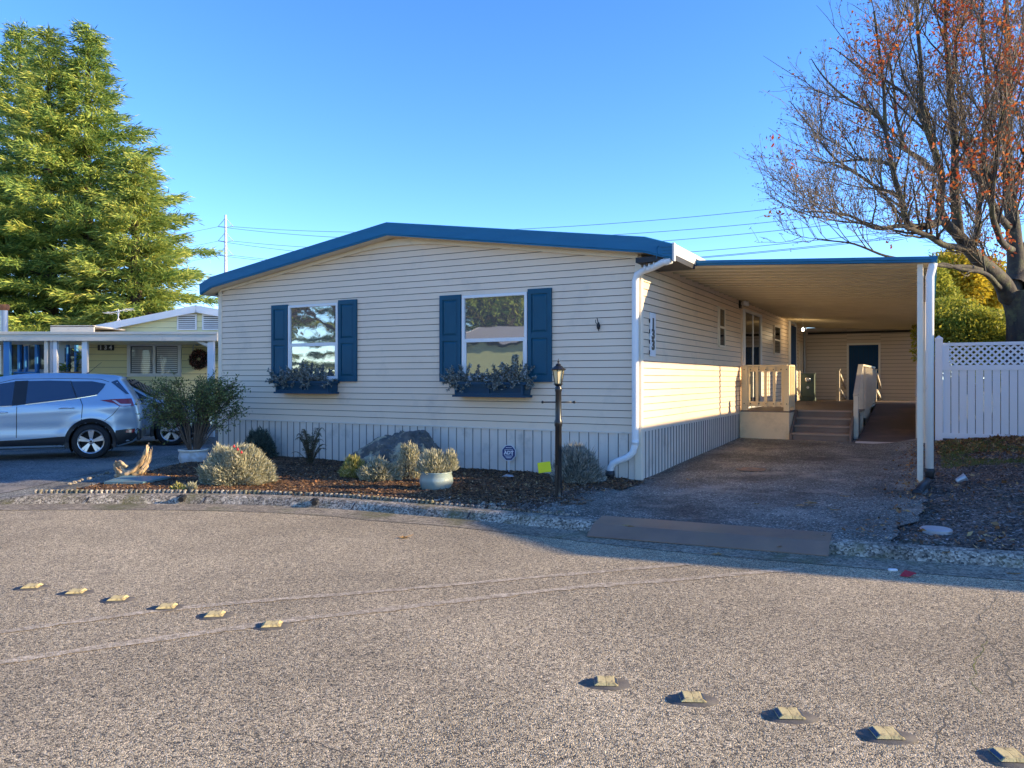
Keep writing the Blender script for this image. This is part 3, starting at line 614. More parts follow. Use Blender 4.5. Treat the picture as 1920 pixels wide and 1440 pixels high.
for y0, y1 in ((b0+.06, (b0+b1)/2-.03), ((b0+b1)/2+.03, b1-.1)):
    w_ = MB(); w_.add([(.032, y0, z0+.04), (.032, y1, z0+.04), (.032, y1, z1-.06), (.032, y0, z1-.06)], [(0, 1, 2, 3)]); w_.build('pane', M['glassdark'], sd)
w_ = MB(); w_.box(.004, .05, 12.85, 13.85, .78, 2.98); dd = w_.build('door', M['doorblue'], home); dd['label'] = 'navy entry door in the side wall'
w_ = MB(); w_.box(.004, .06, 12.75, 12.85, .78, 3.05); w_.box(.004, .06, 13.85, 13.93, .78, 3.05); w_.box(.004, .06, 12.75, 13.93, 3.05, 3.10); w_.build('door_frame', M['white'], dd)
w_ = MB(); w_.lathe([(0, 0), (.03, .01), (.03, .04), (0, .05)], 10, (.08, 12.95, 1.7)); w_.build('door_knob', M['chrome'], dd)
w_ = MB(); w_.box(.004, .04, 14.6, 15.3, .95, 2.55, ch=.01); w_.build('access_panel', M['trim'], home)
w_ = MB(); w_.tube([(.05, 15.55, .8), (.05, 15.55, 3.08)], .035, 8); w_.build('conduit', M['galv'], home)
# number board with its digits
w_ = MB(); w_.box(.014, .034, .34, .58, 1.77, 2.40, ch=.003)
nb = w_.build('number_board', M['signwhite'], home)
for d, z in (('1', 2.24), ('3', 2.085), ('3', 1.93)): add_text(d, .195, RIGHT(.036, .46, z) @ Matrix.Diagonal((1.45, 1, 1, 1)), M['black'], 'digit', nb, .003, bold=.010)
for z in (1.82, 1.97, 2.12, 2.27): w_ = MB(); w_.tube([(.016, .36, z+.05), (.03, .31, z), (.02, .35, z-.02)], .007, 6); w_.build('hook', M['black'], nb)
# floodlight pair
w_ = MB(); w_.box(.004, .05, 6.24, 6.36, 2.93, 3.10, ch=.01); fl = w_.build('flood_light', M['black'], home)
for dy, dx in ((-.10, .10), (.06, .16)):
    w_ = MB(); w_.T = Matrix.Translation((.05, 6.3, 3.03)) @ Matrix.Rotation(math.atan2(dy, dx)+R(90), 4, 'Z'); w_.lathe([(.02, 0), (.03, -.04), (.05, -.13), (.05, -.15), (0, -.145)], 12, axis='y'); w_.build('lamp_head', M['white'], fl, True)
# hose bracket on the front wall
a_ = -.60; w_ = MB(); w_.T = Matrix.Translation((-.62, -.02, 2.20)); w_.lathe([(.0, -.05), (.018, -.04), (.028, 0), (.02, .03), (.012, .05), (0, .06)], 10); w_.tube([(0, -.01, .04), (.01, -.05, .07), (-.01, -.03, .12)], .006, 6); w_.tube([(0, -.01, .0), (.03, -.05, -.02), (.02, -.04, -.07)], .007, 6)
w_.tube([(0, 0, .0), (-.02, -.05, .05), (-.03, -.03, .09)], .005, 6); w_.build('wall_hook', M['dark'], home)

# ------------------------------------------------------------------ carport
cp = empty('carport', RC, HROT, 'flat carport roof with thin blue edge on a white post beside the home', 'carport')
CZ = lambda a: 3.115-.055*a
mb = MB(); e0, e1 = .003, 3.55; n = 0; b = .82
pitch = .38; ys = []
while b < 15.9:   # wide roof pans: the ribs run across, parallel to the front edge
    ys += [(b, 0), (b+.29, .004), (b+.30, -.024), (b+.345, -.024), (b+.355, 0)]; b += pitch
ys.append((16.12, 0))
vs = [(a, y, CZ(a)+z) for y, z in ys for a in (e0, e1)]
mb.add(vs, [(2*i, 2*i+1, 2*i+3, 2*i+2) for i in range(len(ys)-1)]); mb.m = [1 if i % 5 in (1, 2) else 0 for i in range(len(mb.f))]; mb.build('ceiling', [M['ceil'], mat('panel_rib_dark', (.56, .48, .32), None, 3, .6)], cp)  # each rib's near face and underside take a darker tone
mb = MB(); mb.add([(.58, .80, CZ(.58)+.075), (3.58, .80, CZ(3.58)+.075), (3.58, 16.2, CZ(3.58)+.075), (.58, 16.2, CZ(.58)+.075)], [(0, 1, 2, 3)]); mb.build('roof', M['roofmetal'], cp)
mb = MB()
pr = lambda a: [(.795, CZ(a)+.0), (.775, CZ(a)+.004), (.77, CZ(a)+.03), (.755, CZ(a)+.035), (.755, CZ(a)+.075), (.80, CZ(a)+.08)]
A, B = pr(.58), pr(3.62); mb.add([(.58, y, z) for y, z in A]+[(3.62, y, z) for y, z in B], [(i, i+1, i+7, i+6) for i in range(5)]+[(6, 7, 8, 9, 10, 11)])
pr2 = [(3.56, CZ(3.6)), (3.60, CZ(3.6)), (3.62, CZ(3.6)+.03), (3.635, CZ(3.6)+.04), (3.635, CZ(3.6)+.08), (3.58, CZ(3.6)+.08)]
mb.add([(x, .76, z) for x, z in pr2]+[(x, 16.2, z) for x, z in pr2], [(i, i+1, i+7, i+6) for i in range(5)]+[(0, 1, 2, 3, 4, 5)])
A = [(.797, CZ(a)-.0) for a in (0,)]; mb.add([(.02, .80, CZ(.02)), (.58, .80, CZ(.58)), (.58, .80, CZ(.58)+.075), (.02, .80, CZ(.02)+.04)], [(0, 1, 2, 3)])
mb.build('fascia', M['blue'], cp)
for b in (.90, 5.9, 10.9, 15.9):
    mb = MB(); z0 = .02+.027*min(8.5, b); mb.box(3.405, 3.475, b-.035, b+.035, z0, CZ(3.45)-.0, ch=.004); mb.build('post', M['trim'], cp)
mb = MB(); pts = [(3.585, .84, CZ(3.6)-.0), (3.575, .845, CZ(3.6)-.06), (3.55, .85, 2.75), (3.545, .85, .30)]
mb.tube(pts, [.05, .05, .048, .048], 12); cs = mb.build('downspout', M['white'], cp, True)
mb = MB(); mb.lathe([(.0, .31), (.062, .31), (.066, .27), (.055, .24), (.052, .18), (0, .18)], 14, (3.545, .85, 0)); mb.build('drain_boot', M['blackplastic'], cs, True)
mb = MB(); mb.box(3.44, 3.47, 1.0, 15.9, CZ(3.45)-.05, CZ(3.45)-.001); mb.build('side_beam', M['trim'], cp)
d = MB(); d.T = Matrix.Identity(4); p0 = hw(3.52, .68, .16); p1 = hw(3.42, -.05, .10)
d.tube([p0, (p0+p1)/2+Vector((0, 0, .01)), p1], .05, 12); d.tube([p1, p1+(p1-p0).normalized()*.02], .058, 12); setp(d.build('drain_pipe', M['blackplastic'], None, True), 'short black drain pipe lying at the foot of the carport post', 'drain pipe')
# hanging bulb
hb = empty('hanging_bulb', hw(.51, 11.9, 2.80), HROT, 'small lit bulb hanging from the carport ceiling', 'lamp')
d = MB(); d.tube([(0, 0, .05), (0, 0, CZ(.51)-2.80)], .004, 5); d.build('cord', M['white'], hb)
d = MB(); d.lathe([(.0, .08), (.02, .08), (.022, .03), (.012, .03)], 10); d.build('socket', M['black'], hb)
d = MB(); d.lathe([(.012, .03), (.03, .005), (.036, -.02), (.028, -.045), (0, -.058)], 12); d.build('bulb', M['bulb'], hb, True)
pl = bpy.data.lights.new('bulb_light', 'POINT'); pl.energy = 1.2; pl.color = (1, .75, .45); pl.shadow_soft_size = .04
po = bpy.data.objects.new('bulb_light', pl); col.objects.link(po); po.parent = hb; po.location = (0, 0, -.12)

# storage shed closing the carport's far end
sh = empty('storage_shed', RC, HROT, 'beige sided shed wall with a navy door closing the far end of the carport', 'shed')
mb = MB(); PB = lambda s, o, z: (s, 16.1-o, z)
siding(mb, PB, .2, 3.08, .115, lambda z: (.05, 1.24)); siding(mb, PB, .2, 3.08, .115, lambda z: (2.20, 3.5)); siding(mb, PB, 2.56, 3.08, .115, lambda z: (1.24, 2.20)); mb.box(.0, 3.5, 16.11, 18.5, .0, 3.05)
mb.build('wall', [mat('shed_siding', (.70, .62, .55), (.64, .57, .51), .7, .5), M['lapshade']], sh)
mb = MB(); mb.box(1.30, 2.14, 16.06, 16.105, .78, 2.50); dr = mb.build('door', M['doorblue'], sh)
mb = MB()
for k in range(6): mb.box(1.302+k*.14, 1.306+k*.14, 16.055, 16.061, .79, 2.49)
mb.build('door_groove', M['dark'], dr)
mb = MB(); mb.box(1.24, 1.30, 16.045, 16.10, .78, 2.56); mb.box(2.14, 2.20, 16.045, 16.10, .78, 2.56); mb.box(1.30, 2.14, 16.045, 16.10, 2.50, 2.56); mb.build('door_frame', M['white'], dr)
mb = MB(); mb.box(.1, 3.45, 15.98, 16.04, 2.86, 2.93); mb.build('beam', M['dark'], sh)

# ------------------------------------------------------------------ porch deck, steps, ramp
DZ = .785; gz = lambda b: .027*min(8.5, max(0, b))+.03
pd = empty('porch_deck', RC, HROT, 'raised brown deck along the home with steps and cream panel front', 'porch')
mb = MB()
for i in range(int((16.05-7.08)/.14)):
    y = 7.08+i*.14; mb.box(.03, 3.38 if y > 12.2 else 2.28, y+.004, y+.136, DZ-.035, DZ)
mb.box(.03, 1.014, 6.30, 7.08, DZ-.034, DZ-.001); mb.box(.03, 2.28, 7.09, 7.12, .1, DZ-.04); mb.build('deck_floor', M['deck'], pd)
mb = MB(); mb.add([(.025, 6.28, gz(6.3)-.02), (1.014, 6.28, gz(6.3)-.02), (1.014, 6.28, DZ-.036), (.025, 6.28, DZ-.036), (1.014, 7.08, DZ-.036), (1.014, 7.08, gz(7)-.02)], [(0, 1, 2, 3), (1, 5, 4, 2)])
mb.box(.02, 1.02, 6.265, 6.279, DZ-.06, DZ-.03); mb.build('skirt_panel', M['box'], pd)
mb = MB(); nr = 4; rise = (DZ-gz(6.3))/nr
st = mb
for k in range(nr):
    zt = DZ-k*rise; y1 = 7.08-(k-1)*.27 if k else 7.2; y0 = 7.08-k*.27
    if k: td = MB(); td.box(1.072, 2.138, y0-.03, y0+.27, zt-.035, zt, ch=.004); td.build('tread', M['tread'], pd)
    mb.box(1.08, 2.13, y0, y0+.02, zt-rise, zt-.036)
    if k == 0: td = MB(); td.box(1.072, 2.138, 7.045, 7.12, DZ-.034, DZ+.002, ch=.004); td.build('tread', M['tread'], pd)
mb.build('steps', M['deck'], pd)
for x in (1.025, 2.14): mb = MB(); mb.prism([(6.22, gz(6.2)-.02), (7.10, gz(6.9)-.02), (7.10, DZ-.002), (7.00, DZ-.002), (6.22, gz(6.2)+.13)], lambda p, t: (t, p[0], p[1]), x, x+.045); mb.build('stringer', M['deck'], pd)
# cream railing on the near corner
def railing(mb, p, q, z0, z1, nb, post_h=None, w=.035, posts=(1, 1), pw=.09):
    p = Vector((*p, 0)); q = Vector((*q, 0)); d = (q-p).normalized(); s = Vector((d.y, -d.x, 0))
    Z = lambda z: Vector((0, 0, z))
    for z, hh in ((z1-.02, .035), ): mb.beam(p+Z(z), q+Z(z), .10, hh)
    for z in (z1-.095, z0+.14): mb.beam(p+s*.0+Z(z), q+Z(z), .035, .10)
    for k in range(nb):
        c = p+(q-p)*((k+.5)/nb) + s*.034; mb.beam(c+Z(z0+.08), c+Z(z1-.045), .034, .050) if False else mb.box(c.x-.026, c.x+.026, c.y-.018, c.y+.018, z0+.08, z1-.045) if abs(d.x) > .5 else mb.box(c.x-.018, c.x+.018, c.y-.022, c.y+.022, z0+.08, z1-.045)
    return mb
mb = MB(); railing(mb, (.11, 6.36), (.965, 6.36), DZ, 1.74, 5); mb.build('front_railing', M['rail'], pd)
mb = MB(); railing(mb, (.965, 6.42), (.965, 7.02), DZ, 1.74, 6); mb.build('side_railing', M['rail'], pd)
mb = MB(); mb.box(.060, .175, 6.29, 6.39, DZ-.0, 1.722, ch=.004); mb.build('post', M['rail'], pd)
mb = MB(); mb.box(.90, 1.012, 6.29, 6.40, DZ-.0, 1.722, ch=.004); mb.build('post', M['rail'], pd)
mb = MB(); mb.box(.92, 1.012, 6.98, 7.07, DZ-.0, 1.722, ch=.004); mb.build('post', M['rail'], pd)
for x in (.11, .24, .41, .55, .70, .85, .96):
    for z in (1.64, .93): mb = MB(); mb.lathe([(0, 0), (.011, 0), (.011, -.012), (0, -.014)], 8, (x, 6.30, z), axis='y'); mb.build('bolt', M['dark'], pd)
# ramp
rp = empty('wheelchair_ramp', RC, HROT, 'long brown access ramp with cream handrails climbing from the driveway to the deck', 'ramp')
r0, r1 = 6.15, 12.2; rz = lambda b: gz(6.1)+.03+(DZ-gz(6.1)-.03)*(b-r0)/(r1-r0)
mb = MB(); mb.prism([(r0, gz(6.1)), (r1, gz(8.5)), (r1, DZ), (r0, gz(6.1)+.03)], lambda p, t: (t, p[0], p[1]), 2.29, 3.30); mb.build('ramp_floor', M['ramp'], rp)
mb = MB(); mb.add([(2.27, r0-.10, gz(6)+.008), (3.32, r0-.10, gz(6)+.008), (3.32, r0+.01, gz(6.1)+.036), (2.27, r0+.01, gz(6.1)+.036), (2.27, r0-.10, gz(6)-.01), (3.32, r0-.10, gz(6)-.01)], [(0, 1, 2, 3), (0, 1, 5, 4)]); mb.build('edge_plate', M['rampedge'], rp)
def rampside(x, name):
    o = MB(); ztop = lambda b: 1.10+(1.74-1.10)*min(1, (b-6.85)/1.25)
    o.beam((x, 6.82, ztop(6.85)), (x, 8.12, 1.745), .10, .04); o.beam((x, 8.12, 1.745), (x, 12.3, 1.745), .10, .04)
    o.beam((x, 8.1, 1.66), (x, 12.3, 1.66), .035, .09); o.beam((x, 7.1, rz(7.3)+.2), (x, 12.3, rz(12.1)+.18), .035, .10)
    for b in np.arange(8.4, 12.2, .17): o.beam((x+.03, b, rz(b)+.15), (x+.03, b, 1.70), .10, .03)
    r = o.build(name, M['rail2'], rp)
    for b in (6.87, 8.15, 10.2, 12.2):
        o = MB(); o.box(x-.045, x+.045, b-.045, b+.045, gz(b)-.02 if b < 7 else rz(b)-.25, min(1.72, ztop(b)), ch=.004); o.build('post', M['rail2'], rp)
M['rail2'] = mat('handrail_cream_paint', (.66, .58, .45), (.58, .51, .40), 5, .55, dirt=(.42, .34, .25), dscale=6, dlo=.58, dhi=.9)
rampside(2.22, 'handrail'); rampside(3.345, 'handrail')
nw = empty('newel_rails', RC, HROT, 'pair of short newel posts with slanting braces before the navy shed door', 'handrail')
for x, sgn in ((1.12, 1), (2.12, 1)):
    o = MB(); o.box(x-.05, x+.05, 14.6, 14.7, DZ, 1.70, ch=.004); o.box(x-.065, x+.065, 14.585, 14.715, 1.70, 1.73); o.build('post', M['rail2'], nw)
    o = MB(); o.beam((x+.05, 14.72, 1.58), (x+.10, 15.9, 1.15), .05, .07); o.beam((x+.05, 14.72, 1.10), (x+.1, 15.9, .85), .04, .09); o.build('brace', M['rail2'], nw)
# electric meter pedestal on the deck
mt = empty('electric_meter', hw(.33, 14.3, DZ), HROT, 'green grey electric meter pedestal with round glass dial', 'meter')
d = MB(); d.box(-.19, .19, -.10, .10, .12, .80, ch=.012); d.box(-.205, .205, -.115, .115, .80, .82); d.build('cabinet', M['meter'], mt)
d = MB(); d.box(-.21, .21, -.13, .12, 0, .115, ch=.008); d.build('base', M['meter'], mt)
d = MB(); d.lathe([(.0, -.17), (.07, -.165), (.09, -.13), (.09, -.10)], 20, (0, 0, .64), axis='y'); dl = d.build('dial', M['chrome'], mt, True)
d = MB(); d.lathe([(0, -.176), (.05, -.174)], 16, (0, 0, .64), axis='y'); d.build('dial_face', M['signwhite'], dl)
d = MB(); d.lathe([(0, -.112), (.038, -.11), (.04, -.10)], 12, (0, 0, .40), axis='y'); d.build('badge', M['signwhite'], mt)

# ------------------------------------------------------------------ yard things
def gset(x, y, z=None):       # yard point by pixel on the home's lot
    p = gp(x, y, 0.0); z = ground_h(p.x, p.y) if z is None else z; p = gp(x, y, z); p.z = ground_h(p.x, p.y)+.01 if z == 0 or z else z; return p
# lamp post
p = gp(1047, 937, 0); lp = empty('lamp_post', p, 0, 'black garden lamp post with cream glass lantern and short crossbar', 'lamp post')
zs = lambda y: H-(y-HOR)/F*p.y
mb = MB(); mb.lathe([(0, 0), (.052, 0), (.052, .03), (.044, .05), (.042, .10), (.040, zs(800)), (.048, zs(798)), (.048, zs(790)), (.038, zs(786)), (.036, zs(735)), (.043, zs(732)), (.043, zs(727)), (.030, zs(724)), (.03, zs(722))], 14)
mb.build('pole', M['black'], lp, True)
mb = MB(); mb.tube([(-.185, 0, zs(754)), (.185, 0, zs(754))], .008, 8)
for s in (-1, 1): mb.lathe([(0, -.018), (.013, -.012), (.018, 0), (.013, .012), (0, .018)], 10, (s*.19, 0, zs(754)))
mb.build('crossbar', M['black'], lp, True)
mb = MB(); mb.lathe([(0, 0), (.035, .0), (.05, .02), (.058, .022), (.058, .03), (.02, .035)], 12, (0, 0, zs(724)))
zb, zq = zs(720), zs(694)
for k in range(6):
    t = R(60*k+15); mb.tube([(.042*math.cos(t), .042*math.sin(t), zb-.005), (.072*math.cos(t), .072*math.sin(t), zq+.005)], .0045, 5)
mb.lathe([(.088, zq), (.090, zq+.012), (.072, zq+.025), (.045, zq+.048), (.03, zq+.055), (.034, zq+.062), (.026, zq+.075), (.012, zq+.08), (.010, zq+.095), (.015, zq+.102), (.006, zq+.112), (.003, zq+.135), (0, zq+.138)], 12)
mb.lathe([(.088, zq), (.0, zq+.001)], 12); ln = mb.build('lantern', M['black'], lp)
mb = MB(); mb.lathe([(.0, zb), (.038, zb), (.068, zq), (0, zq)], 6, rot=R(15)); mb.build('glass', M['lampglass'], ln)
# yellow tag on a short stake beside the post
t0 = gp(1040, 937, 0); q = empty('yellow_marker', Vector((p.x-.03, p.y-.08, .02)), R(-6), 'bright yellow square tag fixed low beside the lamp post', 'tag')
mb = MB(); mb.T = Matrix.Rotation(R(-8), 4, 'Y'); mb.box(-.165, -.010, -.012, .0, .33, .455, ch=.004); mb.build('tag', M['tagyellow'], q)
mb = MB(); mb.box(-.012, .014, -.010, .002, .0, .40); mb.build('stake', M['black'], q)
# security sign
p = gp(954, 890, .0); sg = empty('yard_sign', p+Vector((0, 0, .0)), R(-12), 'small navy octagonal yard sign on a white stake by the skirting', 'sign')
mb = MB(); mb.tube([(0, .008, -.1), (0, .008, .45)], .007, 6); mb.build('stake', M['signwhite'], sg)
z = H-(849-HOR)/F*p.y; r = .128
def octo(r): return [(r*math.cos(R(22.5+45*k))*.9, r*math.sin(R(22.5+45*k))) for k in range(8)]
mb = MB(); mb.prism(octo(r), lambda q, t: (q[0], t, z+q[1]), 0, -.006); bd = mb.build('board', M['signwhite'], sg)
mb = MB(); mb.prism(octo(r*.92), lambda q, t: (q[0], t, z+q[1]), -.0062, -.008); mb.build('face', M['signblue'], bd)
mb = MB(); s = .062
for x0, x1, z0, z1 in ((-s, s, s*.72, s*.72+.006), (-s, s, -s*.78, -s*.78+.006), (-s, -s+.006, -s*.72, s*.72), (s-.006, s, -s*.72, s*.72)): mb.box(x0, x1, -.0105, -.0082, z+z0, z+z1)
for zz, ww in ((.075, .045), (-.066, .05), (-.080, .035)): mb.box(-ww, ww, -.0105, -.0082, z+zz, z+zz+.008)
mb.build('border_lines', M['signwhite'], bd)
add_text('ADT', .072, FRONT(0, -.0085, z+.0), M['signwhite'], 'lettering', bd, .002, bold=.003)

def dome(n, rx, ry, rz, base=0., shell=.55, zmin=0.):
    P = rand_dirs(n); P[:, 2] = np.abs(P[:, 2]); rr = shell+(1-shell)*rng.random(n)**.5
    lump = 1+.12*np.sin(P[:, 0]*7+P[:, 2]*5)*np.cos(P[:, 1]*6+1)
    Q = P*(rr*lump)[:, None]*np.array([rx, ry, rz]); Q[:, 2] += base; return Q, P
def bush(name, loc, rx, ry, rz, n, ll, lw, m, label, cat, base=.02, upk=.8, shell=.55, core=True, stems=10, group=None, spike=None):
    e = empty(name, loc, 0, label, cat, group)
    Q, D = dome(n, rx, ry, rz, base, shell); Q = Q*(1+.16*np.array([noise.noise(Vector(q)*5.5+Vector((n*.01, 0, 0))) for q in Q]))[:, None]; D = D+np.array([0, 0, upk])+rng.normal(size=D.shape)*.42
    lv = leaves(Q-norm(D)*ll*.5, D, ll*(.4+.7*rng.random(n)+1.1*rng.random(n)**5), lw)
    npmesh('foliage', lv, 4, m, e)
    mb = MB()
    for k in range(stems):
        t = rng.random()*6.28; r = .3+.6*rng.random(); mb.tube([(0, 0, -.03), (rx*r*.5*math.cos(t), ry*r*.5*math.sin(t), base+rz*.4), (rx*r*math.cos(t), ry*r*math.sin(t), base+rz*.85*math.sqrt(max(.05, 1-r*r)))], [.012, .008, .004], 5)
    mb.build('stem', M['twig'], e); return e
p = gp(428, 913, 0); bush('lavender_shrub', p+Vector((0, .35, .0)), .50, .45, .50, 24000, .052, .011, M['lav'], 'big rounded sunlit pale lavender mound in front of the bed', 'shrub', upk=.45, shell=.72)
mb = MB()
for k in range(3): mb.lathe([(0, 0), (.02, .015), (.0, .05)], 6, (p.x+.12+.05*k-.05, p.y+.02, .52-.04*k))
mb.build('red_flower', M['red'], None); setp(bpy.data.objects['red_flower'], 'tiny dried red flower heads on the pale lavender mound', 'flower')
p = gp(477, 865, 0); bush('sage_shrub', p+Vector((0, .25, .0)), .30, .28, .52, 6500, .06, .014, M['sagegreen'], 'dark rounded grey green shrub against the left end of the skirting', 'shrub')
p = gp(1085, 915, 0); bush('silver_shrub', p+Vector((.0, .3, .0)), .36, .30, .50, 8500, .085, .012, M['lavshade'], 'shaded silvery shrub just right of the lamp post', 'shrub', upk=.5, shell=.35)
# groundcover in front of the boulder
bush('yellow_green_plant', gp(662, 900, 0)+Vector((0, .1, 0)), .20, .16, .32, 3200, .05, .016, M['succ'], 'yellow green clump at the left foot of the boulder', 'plant')
bush('cream_green_plant', gp(708, 905, 0)+Vector((0, .1, 0)), .30, .18, .29, 4200, .06, .014, M['lav'], 'low pale cream green clump in the middle of the boulder foot', 'plant', upk=.4)
bush('small_green_plant', gp(330, 924, 0)+Vector((0, .08, 0)), .09, .07, .09, 350, .04, .02, M['succ'], 'tiny bright green plant behind the kerb edging', 'plant')
bush('small_pink_plant', gp(352, 922, 0)+Vector((0, .1, 0)), .08, .07, .08, 300, .04, .015, M['lav'], 'tiny pale plant left of the lavender mound', 'plant')
# potted plants
def pot(name, loc, r, h, m, label, mrim=None):
    e = empty(name, loc, 0, label, 'pot'); mb = MB()
    mb.lathe([(0, 0), (r*.78, 0), (r*.86, .03), (r*1.0, h*.45), (r*.99, h*.62), (r*.90, h*.90), (r*.93, h*.96), (r*.93, h), (r*.85, h), (r*.82, h*.9), (0, h*.88)], 32); mb.build('body', m, e, True)
    if mrim: mb = MB(); mb.lathe([(r*.93, h*.88), (r*1.02, h*.90), (r*1.03, h*1.0), (r*.9, h*1.01)], 32); mb.build('rim', mrim, e, True)
    mb = MB(); mb.lathe([(0, h*.93), (r*.83, h*.93)], 20); mb.build('soil', M['mulch'], e); return e
p = gp(815.5, 922, 0); pot('glazed_pot', p+Vector((0, .18, -.01)), .222, .25, M['pot'], 'squat pale green glazed pot beside the boulder')
e = empty('potted_heather', p+Vector((0, .18, .22)), 0, 'dry cream heather growing out of the green glazed pot', 'plant')
Q, D = dome(2600, .21, .19, .27, 0, .3); Q[:, 0] -= .04; Q2, D2 = dome(900, .09, .09, .26, .02, .3); Q2[:, 0] += .18; Q = np.vstack([Q, Q2]); D = np.vstack([D, D2])+np.array([0, 0, .9])+rng.normal(size=(3500, 3))*.3
npmesh('foliage', leaves(Q, D, .07, .010), 4, M['lav'], e); mb = MB()
for k in range(14):
    t = rng.random()*6.28; mb.tube([(0, 0, -.02), (.17*math.cos(t)*rng.random(), .15*math.sin(t), .2)], [.006, .003], 4)
mb.build('stem', M['twig'], e)
p = gp(354, 874, -.03); pot('white_pot', p+Vector((0, .2, 0)), .245, .27, M['potwhite'], 'white pot with beige rim holding the tall shrub', M['trim'])
# tall loose shrub in the white pot
e = empty('tall_shrub', p+Vector((0, .2, .22)), 0, 'tall loose dark green shrub rising from the white pot', 'shrub')
mb = MB(); tips = []
for k in range(46):
    t = rng.random()*6.28; lean = .25+.75*rng.random(); hh = 1.0+.45*rng.random()-.35*lean; rx = .80*lean; ry = .55*lean
    if k < 5: t = [0.1, 3.0, 2.8, .2, 3.3][k]; rx = [.95, .8, .72, .8, .7][k]; hh = [.75, .85, .5, 1.05, .65][k]
    pp = [Vector((.06*math.cos(t), .06*math.sin(t), 0)), Vector((rx*.35*math.cos(t), ry*.35*math.sin(t), hh*.5)), Vector((rx*.75*math.cos(t), ry*.75*math.sin(t), hh*.85)), Vector((rx*math.cos(t), ry*math.sin(t), hh))]
    mb.tube(pp, [.011, .008, .005, .002], 5)
    for j in range(16):
        f = .38+.62*rng.random(); i = min(2, int(f*3)); g = f*3-i; c = pp[i]+(pp[i+1]-pp[i])*g
        dv = Vector(rng.normal(size=3)*.5)+Vector((math.cos(t)*.5, math.sin(t)*.5, .4)); dv.normalize(); e1 = c+dv*(.12+.16*rng.random()); mb.tube([c, e1], [.004, .002], 4, False); tips.append((c, e1))
mb.build('stem', M['twig'], e); LP = []; LD = []
for c, e1 in tips:
    for j in range(11):
        q = c+(e1-c)*(rng.random()*1.1)+Vector(rng.normal(size=3)*.022); LP.append(q); LD.append(Vector(rng.normal(size=3))+(e1-c).normalized()*.8)
npmesh('foliage', leaves(np.array(LP), np.array(LD), .035+.03*rng.random(len(LP)), .024), 4, M['shrub'], e)
# fern
p = gp(577, 880, .0); e = empty('fern', p+Vector((0, .15, .02)), 0, 'dark arching fern between the dark shrub and the boulder', 'fern')
fr = []; mb = MB()
for k in range(30):
    t = 2*math.pi*k/30+rng.random()*.4; up = .22+.30*rng.random(); rr = .16+.22*rng.random(); pts = []
    if k % 3: up *= 1.15; rr *= .8
    for j in range(9):
        s_ = j/8; pts.append(Vector((rr*s_*math.cos(t), rr*s_*math.sin(t), up*math.sin(s_*2.0)*1.05)))
    mb.tube(pts, [.004]*8+[.001], 4, False)
    for j in range(26):
        s_ = .1+.9*j/26; i = min(7, int(s_*8)); c = pts[i]+(pts[i+1]-pts[i])*(s_*8-i); d0 = (pts[i+1]-pts[i]).normalized(); sd_ = d0.cross(Vector((0, 0, 1))).normalized()
        for sg_ in (-1, 1): fr.append((tuple(c), tuple(sd_*sg_+d0*.5), .065*math.sin(math.pi*min(1, s_*.9+.1))+.008))
mb.build('frond_stem', M['twig'], e)
npmesh('foliage', leaves(np.array([f[0] for f in fr]), np.array([f[1] for f in fr]), np.array([f[2] for f in fr]), .014, np.tile(np.array([0, 0, 1.]), (len(fr), 1))), 4, M['fern'], e)
# boulder
bm = bmesh.new(); bmesh.ops.create_icosphere(bm, subdivisions=6, radius=1)
for v in bm.verts:
    d = v.co.normalized(); r = 1+.16*noise.noise(d*1.6+Vector((3, 1, 2)))+.10*noise.noise(d*3.5)+.05*noise.noise(d*9)+.03*noise.noise(d*22)+.014*noise.noise(d*50)-.10*max(0, .12-abs(noise.noise(d*3.1+Vector((5, 5, 5)))))/.12*.6
    r *= 1-.10*abs(noise.noise(d*2.2+Vector((9, 9, 9)))); c = d*r
    x, y, z_ = c.x*.68, c.y*.42, c.z*.70
    z_ *= .86+.30*max(-.7, min(.45, c.x+.05)); z_ = min(z_, .60+.03*noise.noise(d*5)) if z_ > 0 else z_
    v.co = Vector((x+.05*z_, y, z_))
me = bpy.data.meshes.new('boulder'); bm.to_mesh(me); bm.free(); me.materials.append(M['rock']); bo = bpy.data.objects.new('boulder', me); col.objects.link(bo)
me.polygons.foreach_set('use_smooth', [True]*len(me.polygons))
bo.location = gp(733, 893, 0)+Vector((-.02, .42, .06)); setp(bo, 'large dark mossy boulder in the garden bed under the wide window', 'boulder')
bush('cream_moss_plant', gp(765, 903, 0)+Vector((.0, .14, 0)), .20, .15, .50, 4200, .05, .012, M['lav'], 'pale dry moss like clump between boulder and glazed pot', 'plant', shell=.7)
# driftwood
p = gp(250, 892, -.01); mb = MB()
def gnarl(pts, rs, seed, n=30, seg=36):
    P = []
    for i in range(len(pts)-1):
        for k in range(seg//(len(pts)-1)): P.append(Vector(pts[i]).lerp(Vector(pts[i+1]), k/(seg//(len(pts)-1))))
    P.append(Vector(pts[-1])); rr = np.interp(np.linspace(0, 1, len(P)), np.linspace(0, 1, len(rs)), rs)
    m0 = len(mb.v); mb.tube(P, list(rr), n)
    for i in range(m0, len(mb.v)):
        v = Vector(mb.v[i]); j = min(len(P)-1, (i-m0)//n); c = P[j]; d = v-c; th_ = ((i-m0) % n)/n*6.283+.12*j/6; sj = j/len(P)
        f = 1+.75*noise.noise(Vector((math.cos(th_)*2.6, math.sin(th_)*2.6, sj*2.2+seed*5)))+.5*noise.noise(Vector((math.cos(th_)*6, math.sin(th_)*6, sj*3+seed*3)))+.2*noise.noise(v*45); mb.v[i] = tuple(c+d*max(.25, f)+Vector((0, 0, .05*max(0, sj-.8)*math.sin(th_*3))))
